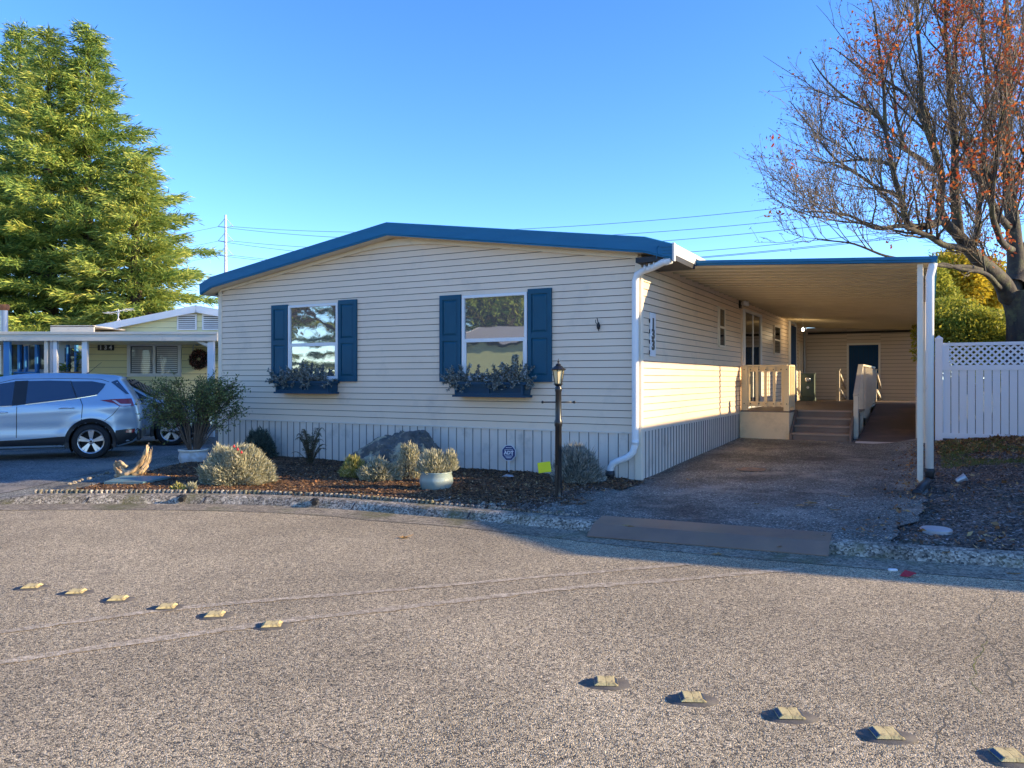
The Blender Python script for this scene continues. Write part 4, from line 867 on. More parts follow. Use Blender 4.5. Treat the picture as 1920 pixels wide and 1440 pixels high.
def strands(path, r, n, seed, fray=.05):
    rn = random.Random(seed); P0 = [Vector(q) for q in path]
    for k in range(n):
        a = rn.random()*6.28; rr = r*math.sqrt(rn.random()); ln = 1-rn.random()*.35; tw = rn.uniform(-1.2, 1.2); pts = []; m = 12
        for i in range(m+1):
            f = i/m*ln*(len(P0)-1); q = min(len(P0)-2, int(f)); c = P0[q].lerp(P0[q+1], f-q); sc2 = 1-.55*(i/m); ang = a+tw*i/m
            pts.append(c+Vector((math.cos(ang)*rr*sc2, math.sin(ang)*rr*sc2, math.sin(ang*1.3)*rr*.5))+Vector([fray*.45*noise.noise(c*9+Vector((k*3.1, h_*7, i*.2))) for h_ in range(3)]))
        w0 = rn.uniform(.016, .036); mb.tube(pts, [w0*(1-.75*(i/m)**1.5)*(1+.35*noise.noise(pts[i]*30)) for i in range(m+1)], 7)
strands([(-.05, 0, .0), (-.18, 0, .05), (-.26, 0, .13), (-.28, 0, .22)], .055, 16, 1); strands([(-.12, 0, .12), (-.2, .0, .20), (-.28, .0, .19)], .035, 8, 9)
strands([(-.12, 0, .01), (.02, 0, .07), (.12, 0, .20), (.19, 0, .34), (.21, 0, .47)], .085, 34, 2); strands([(.0, 0, .01), (.14, 0, .10), (.22, .02, .24), (.26, .02, .42)], .055, 18, 3)
strands([(-.25, .02, .01), (0, .04, .03), (.22, .03, .05)], .05, 16, 4); strands([(.05, -.05, .01), (.17, -.03, .09), (.24, 0, .20)], .035, 10, 5)
o = mb.build('driftwood', M['drift'], None, True); o.location = p; setp(o, 'gnarled weathered driftwood stump at the left end of the bed', 'driftwood')
# utility cover board
mb = MB(); c = [gp(195, 911, .0), gp(268, 911.5, .0), gp(320, 900, .0), gp(232, 898.5, .0)]
mb.prism([(q.x, q.y) for q in c], lambda q, t: (q[0], q[1], t), .025, .055); setp(mb.build('utility_cover', M['board'], None), 'flat blue green cover board lying in the bed by the driftwood', 'cover')
# scalloped concrete edging along the kerb
mb = MB(); i = 0; L_ = 0; last = None
for p_k, idx in [(KERB[i], i) for i in range(len(KERB))]:
    if not (-6.1 < p_k.x < .6): continue
    nn = knorm(idx); t = Vector((nn.y, -nn.x, 0))
    for f in (0, .5):
        q = p_k + nn*(.255+.03*noise.noise(Vector((p_k.x*2, 3, 3)))) + t*(f*.12); hz = .042 - (.02 if p_k.x > -1 else 0)+.008*noise.noise(Vector((p_k.x*9+f*9, 1, 1)))
        mb.lathe([(0, .010), (.016, .008), (.027, 0), (.029, -.05)], 8, (q.x, q.y, hz))
setp(mb.build('garden_edging', M['kerb'], None, True), 'low scalloped concrete edging along the back of the kerb', 'edging')
mb = MB()
for k in range(26):
    x = random.uniform(-.9, 1.0); y = kerb_y(x)+random.uniform(.2, .6); s = random.uniform(.02, .05); mb.lathe([(0, s*.5), (s*.7, s*.35), (s, 0), (s*.8, -s*.3)], 7, (x, y, .02), rot=random.random())
setp(mb.build('edging_stones', M['kerb'], None), 'scattered pale stones where the edging ends near the lamp post', 'stones', kind='stuff')
for k, (x, y) in enumerate([(432, 905), (462, 903)][:0]): pass
mb = MB()
for k in range(9):
    q = gp(128+k*9+random.uniform(-3, 3), 908-k*2.6, -.05); s = .03+.02*random.random(); mb.lathe([(0, s*.6), (s*.7, s*.45), (s, 0), (s*.8, -s*.3)], 8, (q.x, q.y, -.045), rot=random.random())
setp(mb.build('border_stones', M['kerb'], None), 'row of small pale stones at the left tip of the bed', 'stones', kind='stuff')
q = gp(952, 899, 0); mb = MB(); mb.tube([q+Vector((-.09, 0, .03)), q+Vector((-.02, -.01, .055)), q+Vector((.06, -.02, .04)), q+Vector((.10, 0, .025))], [.008, .022, .030, .012], 7); setp(mb.build('pale_stone', M['galv'], None, True), 'small pale stone on the mulch in front of the yard sign', 'stone')
for (x_, lab) in ((-4.02, 'small dark drain notch in the kerb in front of the lavender mound'), (-2.33, 'small dark drain notch in the kerb in front of the fern')):
    i = int(np.argmin(abs(KX-x_))); q = KERB[i]; mb = MB(); mb.T = Matrix.Translation((q.x, q.y, -.02)); mb.tube([(0, .06, .01), (0, -.045, -.012)], [.032, .034], 10); mb.tube([(-.05, -.035, .02), (.0, -.04, .045), (.05, -.03, .03)], [.006, .012, .006], 6); setp(mb.build('kerb_drain', M['blackplastic'], None), lab, 'drain')
P_ = []; c_ = gp(1408, 884, .05)
for k in range(22): t = k/22*6.283; r = 1+.35*noise.noise(Vector((math.cos(t)*2, math.sin(t)*2, 3))); P_.append((c_.x+.22*r*math.cos(t), c_.y+.20*r*math.sin(t)))
mb = MB(); mb.add([(c_.x, c_.y, ground_h(c_.x, c_.y)+.044)]+[(x, y, ground_h(x, y)+.042) for x, y in P_], [(0, 1+k, 1+(k+1) % 22) for k in range(22)]); struct('rust_stain', mb, mat('rust_stain', (.34, .20, .10), (.20, .13, .085), 12, .8, dirt=(.12, .10, .085), dscale=14, dlo=.45, dhi=.6))
# steel plate over the gutter
c = [gp(1100, 995, -.03), gp(1553, 1031, -.03), gp(1560, 1008, -.0), gp(1130, 975, .0)]
rows_ = [[(c[0], -.080), (c[1], -.080)], [(c[0].lerp(c[3], .40), .010), (c[1].lerp(c[2], .40), .010)], [(c[3], .047), (c[2], .047)]]
mb = MB(); vs = [(q.x, q.y, z-dz) for dz in (0, .007) for r_ in rows_ for q, z in r_]
mb.add(vs, [(0, 1, 3, 2), (2, 3, 5, 4), (6, 8, 9, 7), (8, 10, 11, 9), (0, 6, 7, 1), (0, 2, 8, 6), (2, 4, 10, 8), (1, 7, 9, 3), (3, 9, 11, 5), (4, 5, 11, 10)])
setp(mb.build('gutter_plate', M['plate'], None), 'long brown plate bridging the gutter in front of the driveway', 'plate')
# meter lid in the gravel
p = gp(1755, 997, .02); mb = MB(); mb.lathe([(0, .012), (.125, .010), (.135, 0), (.135, -.04)], 24, (p.x, p.y, .045)); setp(mb.build('valve_lid', M['galv'], None), 'round pale grey lid in the gravel right of the driveway', 'lid')
p = gp(1805, 905, .15); mb = MB(); mb.tube([p+Vector((-.08, 0, .02)), p+Vector((0, -.02, .07)), p+Vector((.07, .02, .03))], [.03, .045, .015], 7); mb.tube([p+Vector((0, 0, .05)), p+Vector((.02, .02, .11))], [.02, .01], 6); setp(mb.build('white_stone', M['galv'], None), 'pale grey stone in the gravel below the white fence', 'stone')
# single leaves one can count on the driveway, plate and road
def leafthing(px, py, z, s, label, m='litter2'):
    p = gp(px, py, z); mb = MB(); k = 5; pts = []
    rot = random.random()*6.28
    for i in range(10):
        t = rot+i*math.pi/5; r = s*(1 if i % 2 == 0 else .42)*(.7+.5*random.random()); pts.append((r*math.cos(t), r*math.sin(t), .25*s*random.random()+.006))
    mb.add([(0, 0, .004)]+pts, [(0, i+1, (i+1) % 10+1) for i in range(10)]); mb.tube([(0, 0, .006), (math.cos(rot)*s*1.5, math.sin(rot)*s*1.5, .3*s)], .003, 4, False)
    o = mb.build('fallen_leaf', M[m], None); o.location = p; return setp(o, label, 'leaf', 'fallen leaves on the driveway and road')
for a in ((1178, 988, .04, .07, 'curled tan leaf lying on the left end of the gutter plate'), (1462, 1025, -.05, .045, 'small tan leaf at the front edge of the gutter plate'), (1346, 1040, -.1, .06, 'pale leaf on the shaded road in front of the plate'),
          (1420, 946, .05, .05, 'leaf on the driveway left of the large yellow leaf cluster'), (1520, 945, .05, .09, 'large yellow brown leaf in the middle of the driveway'), (1502, 949, .05, .06, 'brown leaf touching the left of the large yellow leaf'), (1566, 958, .05, .07, 'tan leaf right of the large yellow leaf'),
          (1587, 932, .06, .05, 'dark curled leaf near the right edge of the driveway'), (1641, 918, .06, .05, 'leaf on the driveway closest to the carport post'), (1290, 900, .05, .05, 'leaf on the driveway beside the side skirting'), (1610, 901, .06, .05, 'brown leaf on the back right of the driveway'),
          (1775, 1037, -.02, .06, 'brown leaf on the kerb below the round lid'), (757, 1009, -.1, .07, 'tan leaf alone on the shadow edge of the road'), (1425, 880, .08, .04, 'leaf on the driveway in front of the cream panel'), (1894, 1077, -.1, .05, 'reddish leaf at the far right of the road shadow')):
    leafthing(*a)
p = gp(1703, 1081, -.1); mb = MB(); mb.add([(-.07, 0, .004), (-.02, -.05, .01), (.05, -.03, .035), (.07, .02, .01), (.0, .05, .04), (-.03, .02, .03)], [(0, 1, 5), (1, 2, 4, 5), (2, 3, 4), (0, 5, 4)]); o = mb.build('red_wrapper', M['red'], None); o.location = p; setp(o, 'crumpled red wrapper at the shadow edge on the road', 'litter')
p = gp(1674, 1071, -.1); mb = MB(); mb.box(-.035, .035, -.015, .015, 0, .02, ch=.005); o = mb.build('paper_scrap', M['signwhite'], None); o.location = p; setp(o, 'tiny white scrap beside the red wrapper', 'litter')
# road markers on bitumen pads
def marker(px, py, side, label, s=1., rot=0):
    p = gp(px, py, -.10); e = empty('road_marker', p, rot, label, 'road marker', 'raised yellow road markers')
    mb = MB(); n = 20; vs = [(.0, 0, .012)]
    for k in range(n):
        t = 2*math.pi*k/n; r = 1+.10*math.sin(3*t+px)+.06*math.sin(7*t+px*2); vs.append((.118*s*r*math.cos(t), .078*s*r*math.sin(t), .004))
    for k in range(n):
        t = 2*math.pi*k/n; r = 1.12; vs.append((.118*s*r*math.cos(t), .078*s*r*math.sin(t), -.002))
    mb.add(vs, [(0, 1+k, 1+(k+1) % n) for k in range(n)]+[(1+k, 1+n+k, 1+n+(k+1) % n, 1+(k+1) % n) for k in range(n)]); mb.build('pad', M['bitumen'], e, True)
    mb = MB(); hx, hy, t_, hz = .060*s, .052*s, .041*s, .013*s
    for sx0, sx1, tx0, tx1 in ((-hx, -.001, -t_, -.001), (.001, hx, .001, t_)):
        mb.add([(sx0, -hy, .010), (sx1, -hy, .010), (sx1, hy, .010), (sx0, hy, .010), (tx0, -hy+.006, .010+hz), (tx1, -hy+.006, .010+hz), (tx1, hy-.006, .010+hz), (tx0, hy-.006, .010+hz)],
               [(0, 1, 5, 4), (1, 2, 6, 5), (2, 3, 7, 6), (3, 0, 4, 7), (4, 5, 6, 7), (0, 3, 2, 1)])
    bl = mb.build('block', M['marker'], e)
    o_ = .0012
    for sx in (-1, 1):
        mb = MB()
        a = Vector((sx*hx, -hy+.008, .010)); b_ = Vector((sx*hx, hy-.008, .010)); c_ = Vector((sx*t_, hy-.014, .010+hz)); d_ = Vector((sx*t_, -hy+.014, .010+hz)); off = Vector((sx*o_, 0, o_)); m1 = lambda u, w_: u.lerp(w_, .12)+off; m2 = lambda u, w_: u.lerp(w_, .85)+off
        mb.add([m1(a, d_), m1(b_, c_), m2(b_, c_), m2(a, d_)], [(0, 1, 2, 3)])
        mb.build('reflector', M['markerglass'] if side else M['marker'], bl)
    return e
ord1 = ['leftmost', 'second', 'third', 'fourth', 'fifth', 'sixth']
for k, (x, y) in enumerate([(60, 1102), (143, 1112), (221, 1125), (313, 1140), (403, 1155), (510, 1174)]):
    marker(x, y, False, ['faded yellow road marker at the far left end of the left row', 'yellow road marker second from the left of the left row', 'yellow road marker third from the left of the left row', 'yellow road marker just left of the whitish marker', 'whitish worn road marker in the left row', 'yellow road marker at the right end of the left row touching the seam'][k], .98, R(8))
for k, (x, y) in enumerate([(1136, 1282), (1298, 1312), (1480, 1343), (1662, 1380), (1893, 1422)]):
    marker(x, y, True, ['yellow road marker at the left end of the lower right row', 'yellow road marker second in the lower right row', 'yellow road marker in the middle of the lower right row', 'yellow road marker fourth in the lower right row', 'yellow road marker cut by the right edge of the picture'][k], 1.0, R(-4))
# frosted greenery in the window boxes
def boxgreen(a0, a1, z, tall, label):
    e = empty('window_box_greenery', hw((a0+a1)/2, -.12, z), HROT, label, 'greenery'); hw_ = (a1-a0)/2; LP = []; LD = []; mb = MB(); LL = []
    for k in range(125):
        x = random.uniform(-hw_, hw_)*1.02; t = tall(x/hw_); d = Vector((random.gauss(0, .5)+x/hw_*.35, random.gauss(-.35, .35), random.uniform(-.15, 1.)*1.0)).normalized(); ln = random.uniform(.12, .20)+t*max(0, d.z)*random.uniform(.5, 1)
        p0 = Vector((x, random.uniform(-.07, .05), -.03)); p1 = p0+d*ln*.55; p2 = p0+d*ln+Vector((0, 0, -.05*(1-max(0, d.z)))); mb.tube([p0, p1, p2], [.004, .003, .002], 4, False)
        for j in range(int(52*ln/.2)):
            f = random.random(); c = p0.lerp(p1, f*2) if f < .5 else p1.lerp(p2, f*2-1); LP.append(c); LD.append(Vector(rng.normal(size=3))+d*.6); LL.append(.03+.022*random.random())
    npmesh('foliage', leaves(np.array(LP), np.array(LD), np.array(LL), .021), 4, M['boxplant'], e); mb.build('stem', M['twig'], e)
boxgreen(-6.72, -5.44, 1.39, lambda t: .12+.16*(abs(t-.0) < .35)+.10*(t < -.7), 'frosted grey green foliage filling the left window box')
boxgreen(-2.98, -1.68, 1.38, lambda t: .08+.34*(.35 < t < .75)+.16*(t < -.6), 'frosted grey green foliage spilling from the right window box')

# ------------------------------------------------------------------ cars
class Car:
    def __init__(s, outline, W=.915, belt=1.08, tumble=.40, wheels=(0, -2.69), zw=.335):
        s.o = outline; s.W = W; s.belt = belt; s.tumble = tumble; s.wheels = wheels; s.zw = zw
        s.xmin = min(p[0] for p in outline); s.xmax = max(p[0] for p in outline); s.zmin = min(p[1] for p in outline); s.zmax = max(p[1] for p in outline)
    def span(s, z):
        xs = []; n = len(s.o)
        for i in range(n):
            (x0, z0), (x1, z1) = s.o[i], s.o[(i+1) % n]
            if (z0-z)*(z1-z) <= 0 and abs(z1-z0) > 1e-9: xs.append(x0+(x1-x0)*(z-z0)/(z1-z0))
        return (min(xs), max(xs)) if xs else None
    def dist(s, x, z):
        best = 9
        n = len(s.o)
        for i in range(n):
            ax, az = s.o[i]; bx, bz = s.o[(i+1) % n]; dx, dz = bx-ax, bz-az; t = max(0, min(1, ((x-ax)*dx+(z-az)*dz)/(dx*dx+dz*dz+1e-9)))
            best = min(best, math.hypot(x-ax-dx*t, z-az-dz*t))
        return best
    def w(s, x, z):
        y = s.W - .22*max(0, .62-z)**2 - .05*max(0, abs(z-.75)-.1)**1.5
        if z > s.belt-.06: y -= s.tumble*(z-s.belt+.06) - .012
        u = (x-s.xmin)/(s.xmax-s.xmin); e = .50
        de = min(x-s.xmin, s.xmax-x)
        if de < e: y -= .20*(1-math.sqrt(max(0, 1-(1-max(0, de)/e)**2)))
        y += .012*math.exp(-((z-.92-.05*(x+1))**2)/.003) - .018*math.exp(-((z-.62)**2)/.012)
        for wx in s.wheels:
            r = math.hypot(x-wx, z-s.zw); y += .030*math.exp(-((r-.46)**2)/.010)
        r = .11; d = s.dist(x, z)
        if d < r: y -= r*(1-math.sqrt(max(0, 1-(1-d/r)**2)))
        return y
    def body(s, m, parent):
        mb = MB(); NR, NC = 46, 110; rows = []
        for i in range(NR+1):
            z = s.zmin+.002+(s.zmax-s.zmin-.004)*(.5-.5*math.cos(math.pi*i/NR)); sp = s.span(z); rows.append([(sp[0]+(sp[1]-sp[0])*(.5-.5*math.cos(math.pi*(j/NC)))*1.0 if False else sp[0]+(sp[1]-sp[0])*j/NC, z) for j in range(NC+1)])
        vs = []; fs = []
        for sg in (-1, 1):
            for r in rows: vs += [(x, sg*s.w(x, z), z) for x, z in r]
        N = NC+1; half = N*(NR+1)
        def ok(i, j):
            x = (rows[i][j][0]+rows[i+1][j+1][0])/2; z = (rows[i][j][1]+rows[i+1][j+1][1])/2
            return all(math.hypot(x-wx, z-s.zw) > .395 for wx in s.wheels)
        for i in range(NR):
            for j in range(NC):
                if ok(i, j):
                    a = i*N+j; fs.append((a, a+1, a+N+1, a+N)); fs.append((half+a, half+a+N, half+a+N+1, half+a+1))
        for i in range(NR):
            for j in (0, NC): a = i*N+j; fs.append((a, a+N, half+a+N, half+a))
        for i in (0, NR):
            for j in range(NC): a = i*N+j; fs.append((a, a+1, half+a+1, half+a))
        mb.add(vs, fs); o = mb.build('body', m, parent); smooth_by_angle(o, 50); return o
    def patch(s, name, poly, m, parent, off=.005, sides=(-1, 1), step=.07):
        out = None
        for sg in sides:
            bm = bmesh.new(); bm.faces.new([bm.verts.new((x, 0, z)) for x, z in poly])
            x0, x1 = min(p[0] for p in poly), max(p[0] for p in poly); z0, z1 = min(p[1] for p in poly), max(p[1] for p in poly)
            for k in range(1, int((x1-x0)/step)+1): bmesh.ops.bisect_plane(bm, geom=bm.verts[:]+bm.edges[:]+bm.faces[:], plane_co=(x0+k*step, 0, 0), plane_no=(1, 0, 0))
            for k in range(1, int((z1-z0)/step)+1): bmesh.ops.bisect_plane(bm, geom=bm.verts[:]+bm.edges[:]+bm.faces[:], plane_co=(0, 0, z0+k*step), plane_no=(0, 0, 1))
            for v in bm.verts: v.co.y = sg*(s.w(v.co.x, v.co.z)+off)
            me = bpy.data.meshes.new(name); 
            bmesh.ops.recalc_face_normals(bm, faces=bm.faces[:]); 
            if bm.faces[0].normal.y*sg < 0: bmesh.ops.reverse_faces(bm, faces=bm.faces[:])
            bm.to_mesh(me); bm.free(); me.materials.append(m); me.polygons.foreach_set('use_smooth', [True]*len(me.polygons))
            o = bpy.data.objects.new(name, me); col.objects.link(o); o.parent = parent; out = out or o
        return out
    def strip(s, mb, pts, wd, off):   # a thin raised line on both sides
        for sg in (-1, 1):
            for (x0, z0), (x1, z1) in zip(pts[:-1], pts[1:]):
                n = max(1, int(math.hypot(x1-x0, z1-z0)/.08))
                for k in range(n):
                    a = (x0+(x1-x0)*k/n, z0+(z1-z0)*k/n); b = (x0+(x1-x0)*(k+1)/n, z0+(z1-z0)*(k+1)/n); d = Vector((b[0]-a[0], b[1]-a[1])).normalized(); px, pz = -d.y*wd/2, d.x*wd/2
                    mb.add([(q[0]+px*u, sg*(s.w(q[0], q[1])+off), q[1]+pz*u) for q, u in ((a, -1), (b, -1), (b, 1), (a, 1))], [(0, 1, 2, 3)])
    def arches(s, parent, m):
        for wx in s.wheels:
            for sg in (-1, 1):
                mb = MB(); vs = []; n = 30
                for k in range(n+1):
                    t = R(-14+208*k/n)
                    for r, o_ in ((.375, -.03), (.378, .012), (.44, .014), (.452, .002)):
                        x = wx+r*math.cos(t); z = s.zw+r*math.sin(t)*1.02; z = max(z, s.zmin); vs.append((x, sg*(s.w(x, max(z, s.zmin+.12))+o_), z))
                mb.add(vs, [(k*4+j, k*4+j+1, (k+1)*4+j+1, (k+1)*4+j) for k in range(n) for j in range(3)])
                vs = []
                for k in range(n+1):
                    t = R(-30+240*k/n); x = wx+.385*math.cos(t); z = s.zw+.385*math.sin(t); vs += [(x, sg*(s.W-.03), z), (x, sg*.45, z)]
                mb.add(vs, [(2*k, 2*k+1, 2*k+3, 2*k+2) for k in range(n)]); mb.add([(wx-.4, sg*.5, .2), (wx+.4, sg*.5, .2), (wx+.4, sg*.5, .75), (wx-.4, sg*.5, .75)], [(0, 1, 2, 3)])
                mb.build('wheel_arch', m, parent)
    def wheel(s, wx, sg, parent, R0=.345):
        mb = MB(); y = sg*(s.W-.005); d = -sg
        mb.lathe([(.225, y+d*.03), (.235, y+d*.005), (.26, y), (.315, y+d*.006), (R0-.008, y+d*.03), (R0, y+d*.055), (R0, y+d*.17), (R0-.02, y+d*.21), (.24, y+d*.22)], 48, (wx, 0, R0), axis='y')
        mb.lathe([(0, y+d*.16), (.23, y+d*.16)], 24, (wx, 0, R0), axis='y')
        t = mb.build('wheel', M['tyre'], parent, True)
        mb = MB(); mb.lathe([(.238, y+d*.012), (.232, y+d*.002), (.220, y+d*.006), (.205, y+d*.03), (.205, y+d*.10)], 40, (wx, 0, R0), axis='y')
        for k in range(5):
            a = R(72*k+90)
            for da in (-.13, .13):
                c, s_ = math.cos(a+da*1.1), math.sin(a+da*1.1); c0, s0 = math.cos(a+da*.7), math.sin(a+da*.7); pr = (-s_, c)
                p0 = (wx+.035*c0+.0*pr[0], R0+.035*s0); p1 = (wx+.215*c, R0+.215*s_)
                vs = []
                for (px, pz), hw_ in ((p0, .017), (p1, .024)):
                    for u in (-1, 1):
                        for yy in (y+d*.012, y+d*.05): vs.append((px+u*pr[0]*hw_, yy+d*(.012 if px == p0[0] else 0), pz+u*pr[1]*hw_))
                mb.add(vs, [(0, 2, 6, 4), (0, 4, 5, 1), (2, 3, 7, 6), (1, 5, 7, 3)])
        mb.lathe([(0, y+d*.012), (.03, y+d*.012), (.055, y+d*.022), (.06, y+d*.06)], 16, (wx, 0, R0), axis='y'); r = mb.build('rim', M['alloy'], t)
        mb = MB(); mb.lathe([(0, y+d*.006), (.024, y+d*.009), (.027, y+d*.02)], 14, (wx, 0, R0), axis='y')
        for k in range(5):
            a = R(72*k+54); mb.lathe([(0, y+d*.014), (.009, y+d*.016), (.01, y+d*.04)], 8, (wx+.045*math.cos(a), 0, R0+.045*math.sin(a)), axis='y')
        mb.build('hub_cap', M['carblack'], r)

suv = empty('parked_suv', (0, 0, 0), 0, 'silver blue compact SUV parked on the left driveway, facing out of the picture', 'car')
C = Car([(.74, .30), (.83, .42), (.86, .62), (.85, .80), (.80, 1.02), (.74, 1.16), (.66, 1.30), (.50, 1.54), (.52, 1.59), (.40, 1.635), (.0, 1.665), (-.6, 1.68), (-1.2, 1.66), (-1.65, 1.59), (-2.0, 1.45), (-2.55, 1.12), (-2.9, 1.07), (-3.4, .96), (-3.58, .80), (-3.64, .55), (-3.60, .32), (-3.45, .22), (.45, .21)])
B = C.body(M['carpaint'], suv)
C.patch('lower_cladding', [(-3.30, .23), (-3.10, .23), (-3.1, .36), (-3.3, .36)], M['carblack'], B, .004)
C.patch('sill_cladding', [(-2.30, .235), (-.40, .235), (-.42, .46), (-1.2, .41), (-2.3, .38)], M['carblack'], suv, .006)
C.patch('bumper_cladding', [(.40, .235), (.72, .33), (.80, .42), (.83, .58), (.60, .57), (.43, .55)], M['carblack'], suv, .006)
mb = MB(); mb.box(.78, .875, -.74, .74, .34, .56, ch=.03); mb.build('rear_bumper', M['carblack'], suv)
C.arches(suv, M['carblack'])
for nm, pl_ in (('quarter_window', [(-.36, 1.515), (.0, 1.515), (.24, 1.465), (.20, 1.38), (.10, 1.255), (-.02, 1.225), (-.235, 1.19)]), ('rear_door_window', [(-1.08, 1.52), (-.74, 1.53), (-.385, 1.52), (-.26, 1.19), (-1.09, 1.085)]),
                ('front_door_window', [(-1.30, 1.51), (-1.65, 1.45), (-2.0, 1.27), (-2.22, 1.10), (-2.1, 1.03), (-1.31, 1.06)]), ('rear_window', [(.33, 1.50), (.44, 1.545), (.66, 1.255), (.60, 1.265)])):
    C.patch(nm, pl_, M['carglass'], suv, .007)
C.patch('pillar_trim', [(-1.30, 1.52), (-1.08, 1.53), (-1.09, 1.08), (-1.31, 1.055)], M['carblack'], B, .005)
C.patch('pillar_trim', [(-.385, 1.525), (-.36, 1.52), (-.235, 1.185), (-.26, 1.185)], M['carblack'], B, .005)
t = C.patch('tail_lamp', [(.15, 1.145), (.40, 1.165), (.70, 1.175), (.755, 1.03), (.60, 1.02), (.50, 1.025), (.40, 1.085)], M['redlamp'], suv, .008)
C.patch('clear_lens', [(.36, 1.15), (.42, 1.14), (.52, 1.07), (.70, 1.065), (.70, 1.035), (.55, 1.03), (.50, 1.04)], M['clearlamp'], t, .011)
C.patch('reflector', [(.60, .50), (.75, .50), (.77, .56), (.62, .56)], M['redlamp'], suv, .010)
mb = MB(); C.strip(mb, [(-.19, 1.18), (-.14, 1.05), (-.16, .76)], .012, .004); C.strip(mb, [(-1.23, 1.06), (-1.24, .45)], .012, .004); C.strip(mb, [(.50, 1.02), (.38, .86), (.24, .745)], .010, .004); C.strip(mb, [(.30, 1.50), (.15, 1.555), (-.4, 1.57), (-1.3, 1.555), (-1.8, 1.42)], .010, .004); C.strip(mb, [(-2.28, 1.08), (-2.32, .5)], .012, .004)
mb.build('door_seam', M['carblack'], B)
mb = MB(); C.strip(mb, [(-1.09, 1.075), (-.255, 1.18), (.10, 1.245)], .008, .009); C.strip(mb, [(-1.31, 1.05), (-2.1, 1.02)], .008, .009); mb.build('window_trim', M['chrome'], suv)
for x, z in ((-.41, 1.0), (-1.50, .93)):
    for sg in (-1, 1):
        mb = MB(); y = sg*(C.w(x, z)+.018); mb.tube([(x-.13, y-sg*.012, z-.01), (x-.09, y+sg*.01, z), (x+.09, y+sg*.01, z+.006), (x+.13, y-sg*.012, z)], [.010, .014, .014, .010], 8); mb.build('door_handle', M['chrome'], suv, True)
for wx in (0, -2.69):
    for sg in (-1, 1): C.wheel(wx, sg, suv)
mb = MB(); mb.tube([(-.16, 0, 1.67), (.09, 0, 1.90)], [.006, .003], 5); mb.lathe([(0, .02), (.03, .0)], 8, (-.16, 0, 1.672)); mb.build('antenna', M['carblack'], suv)
for sg in (-1, 1):
    mb = MB(); mb.box(-2.28, -2.08, sg*.92, sg*1.05, 1.08, 1.20, ch=.03); mb.build('mirror', M['carpaint'], suv)
C.patch('headlight', [(-3.48, .78), (-3.1, .93), (-2.95, .95), (-3.2, .80)], M['clearlamp'], suv, .008)
mb = MB(); mb.box(.755, .80, -.26, .26, .78, .92, ch=.01); mb.build('number_plate', M['signwhite'], suv)
th = R(22); axis = Vector((math.cos(th), math.sin(th), 0)); nside = Vector((math.sin(th), -math.cos(th), 0))
suv.location = Vector((-8.17, 15.0, -.115)) - nside*.915; suv.rotation_euler = (0, 0, th)

van = empty('parked_wagon', (0, 0, 0), 0, 'silver wagon with dark roof and glass half hidden behind the SUV and shrub', 'car')
C2 = Car([(.9, .30), (.95, .6), (.92, 1.0), (.82, 1.25), (.62, 1.52), (.3, 1.60), (-.5, 1.64), (-1.2, 1.61), (-1.6, 1.50), (-2.05, 1.24), (-2.35, 1.08), (-2.8, 1.02), (-3.35, .90), (-3.52, .72), (-3.56, .45), (-3.45, .24), (.7, .22)], belt=1.02)
B = C2.body(M['carpaint2'], van); C2.arches(van, M['carblack'])
C2.patch('roof_trim', [(.5, 1.51), (.5, 1.56), (-.5, 1.60), (-1.2, 1.575), (-1.6, 1.46), (-2.2, 1.11), (-2.0, 1.10), (-1.6, 1.36), (-1.2, 1.50), (-.5, 1.52)], M['carblack'], B, .022)
for nm, pl_ in (('quarter_window', [(.42, 1.46), (-.1, 1.50), (-.1, 1.08), (.55, 1.14)]), ('rear_door_window', [(-.18, 1.50), (-.95, 1.50), (-.95, 1.04), (-.18, 1.07)]), ('front_door_window', [(-1.03, 1.49), (-1.25, 1.475), (-1.6, 1.33), (-1.95, 1.05), (-1.03, 1.03)])): C2.patch(nm, pl_, M['carglass'], van, .016)
mb = MB(); mb.add([(-1.60, -.56, 1.55), (-1.60, .56, 1.55), (-2.33, .70, 1.135), (-2.33, -.70, 1.135)], [(0, 1, 2, 3)]); mb.build('windshield', M['carglass'], van)
mb = MB(); mb.add([(-1.55, -.52, 1.575), (-1.55, .52, 1.575), (-1.2, .54, 1.652), (-1.2, -.54, 1.652), (-.5, .54, 1.678), (-.5, -.54, 1.678), (.3, .54, 1.638), (.3, -.54, 1.638)], [(0, 1, 2, 3), (3, 2, 4, 5), (5, 4, 6, 7)]); mb.build('roof_panel', M['carblack'], van)
C2.patch('headlight', [(-3.42, .72), (-3.1, .86), (-2.95, .86), (-3.1, .72)], M['clearlamp'], van, .008); C2.patch('front_bumper', [(-3.12, .25), (-3.44, .26), (-3.52, .45), (-3.50, .58), (-3.15, .56)], M['carblack'], van, .008)
for sg in (-1, 1):
    mb = MB(); mb.box(-2.10, -1.92, sg*.88, sg*1.06, 1.02, 1.16, ch=.03); mb.build('mirror', M['carblack'], van)
    for wx in (0, -2.69): C2.wheel(wx, sg, van)
van.location = (-10.75, 18.2, -.115); van.rotation_euler = (0, 0, R(180+14))

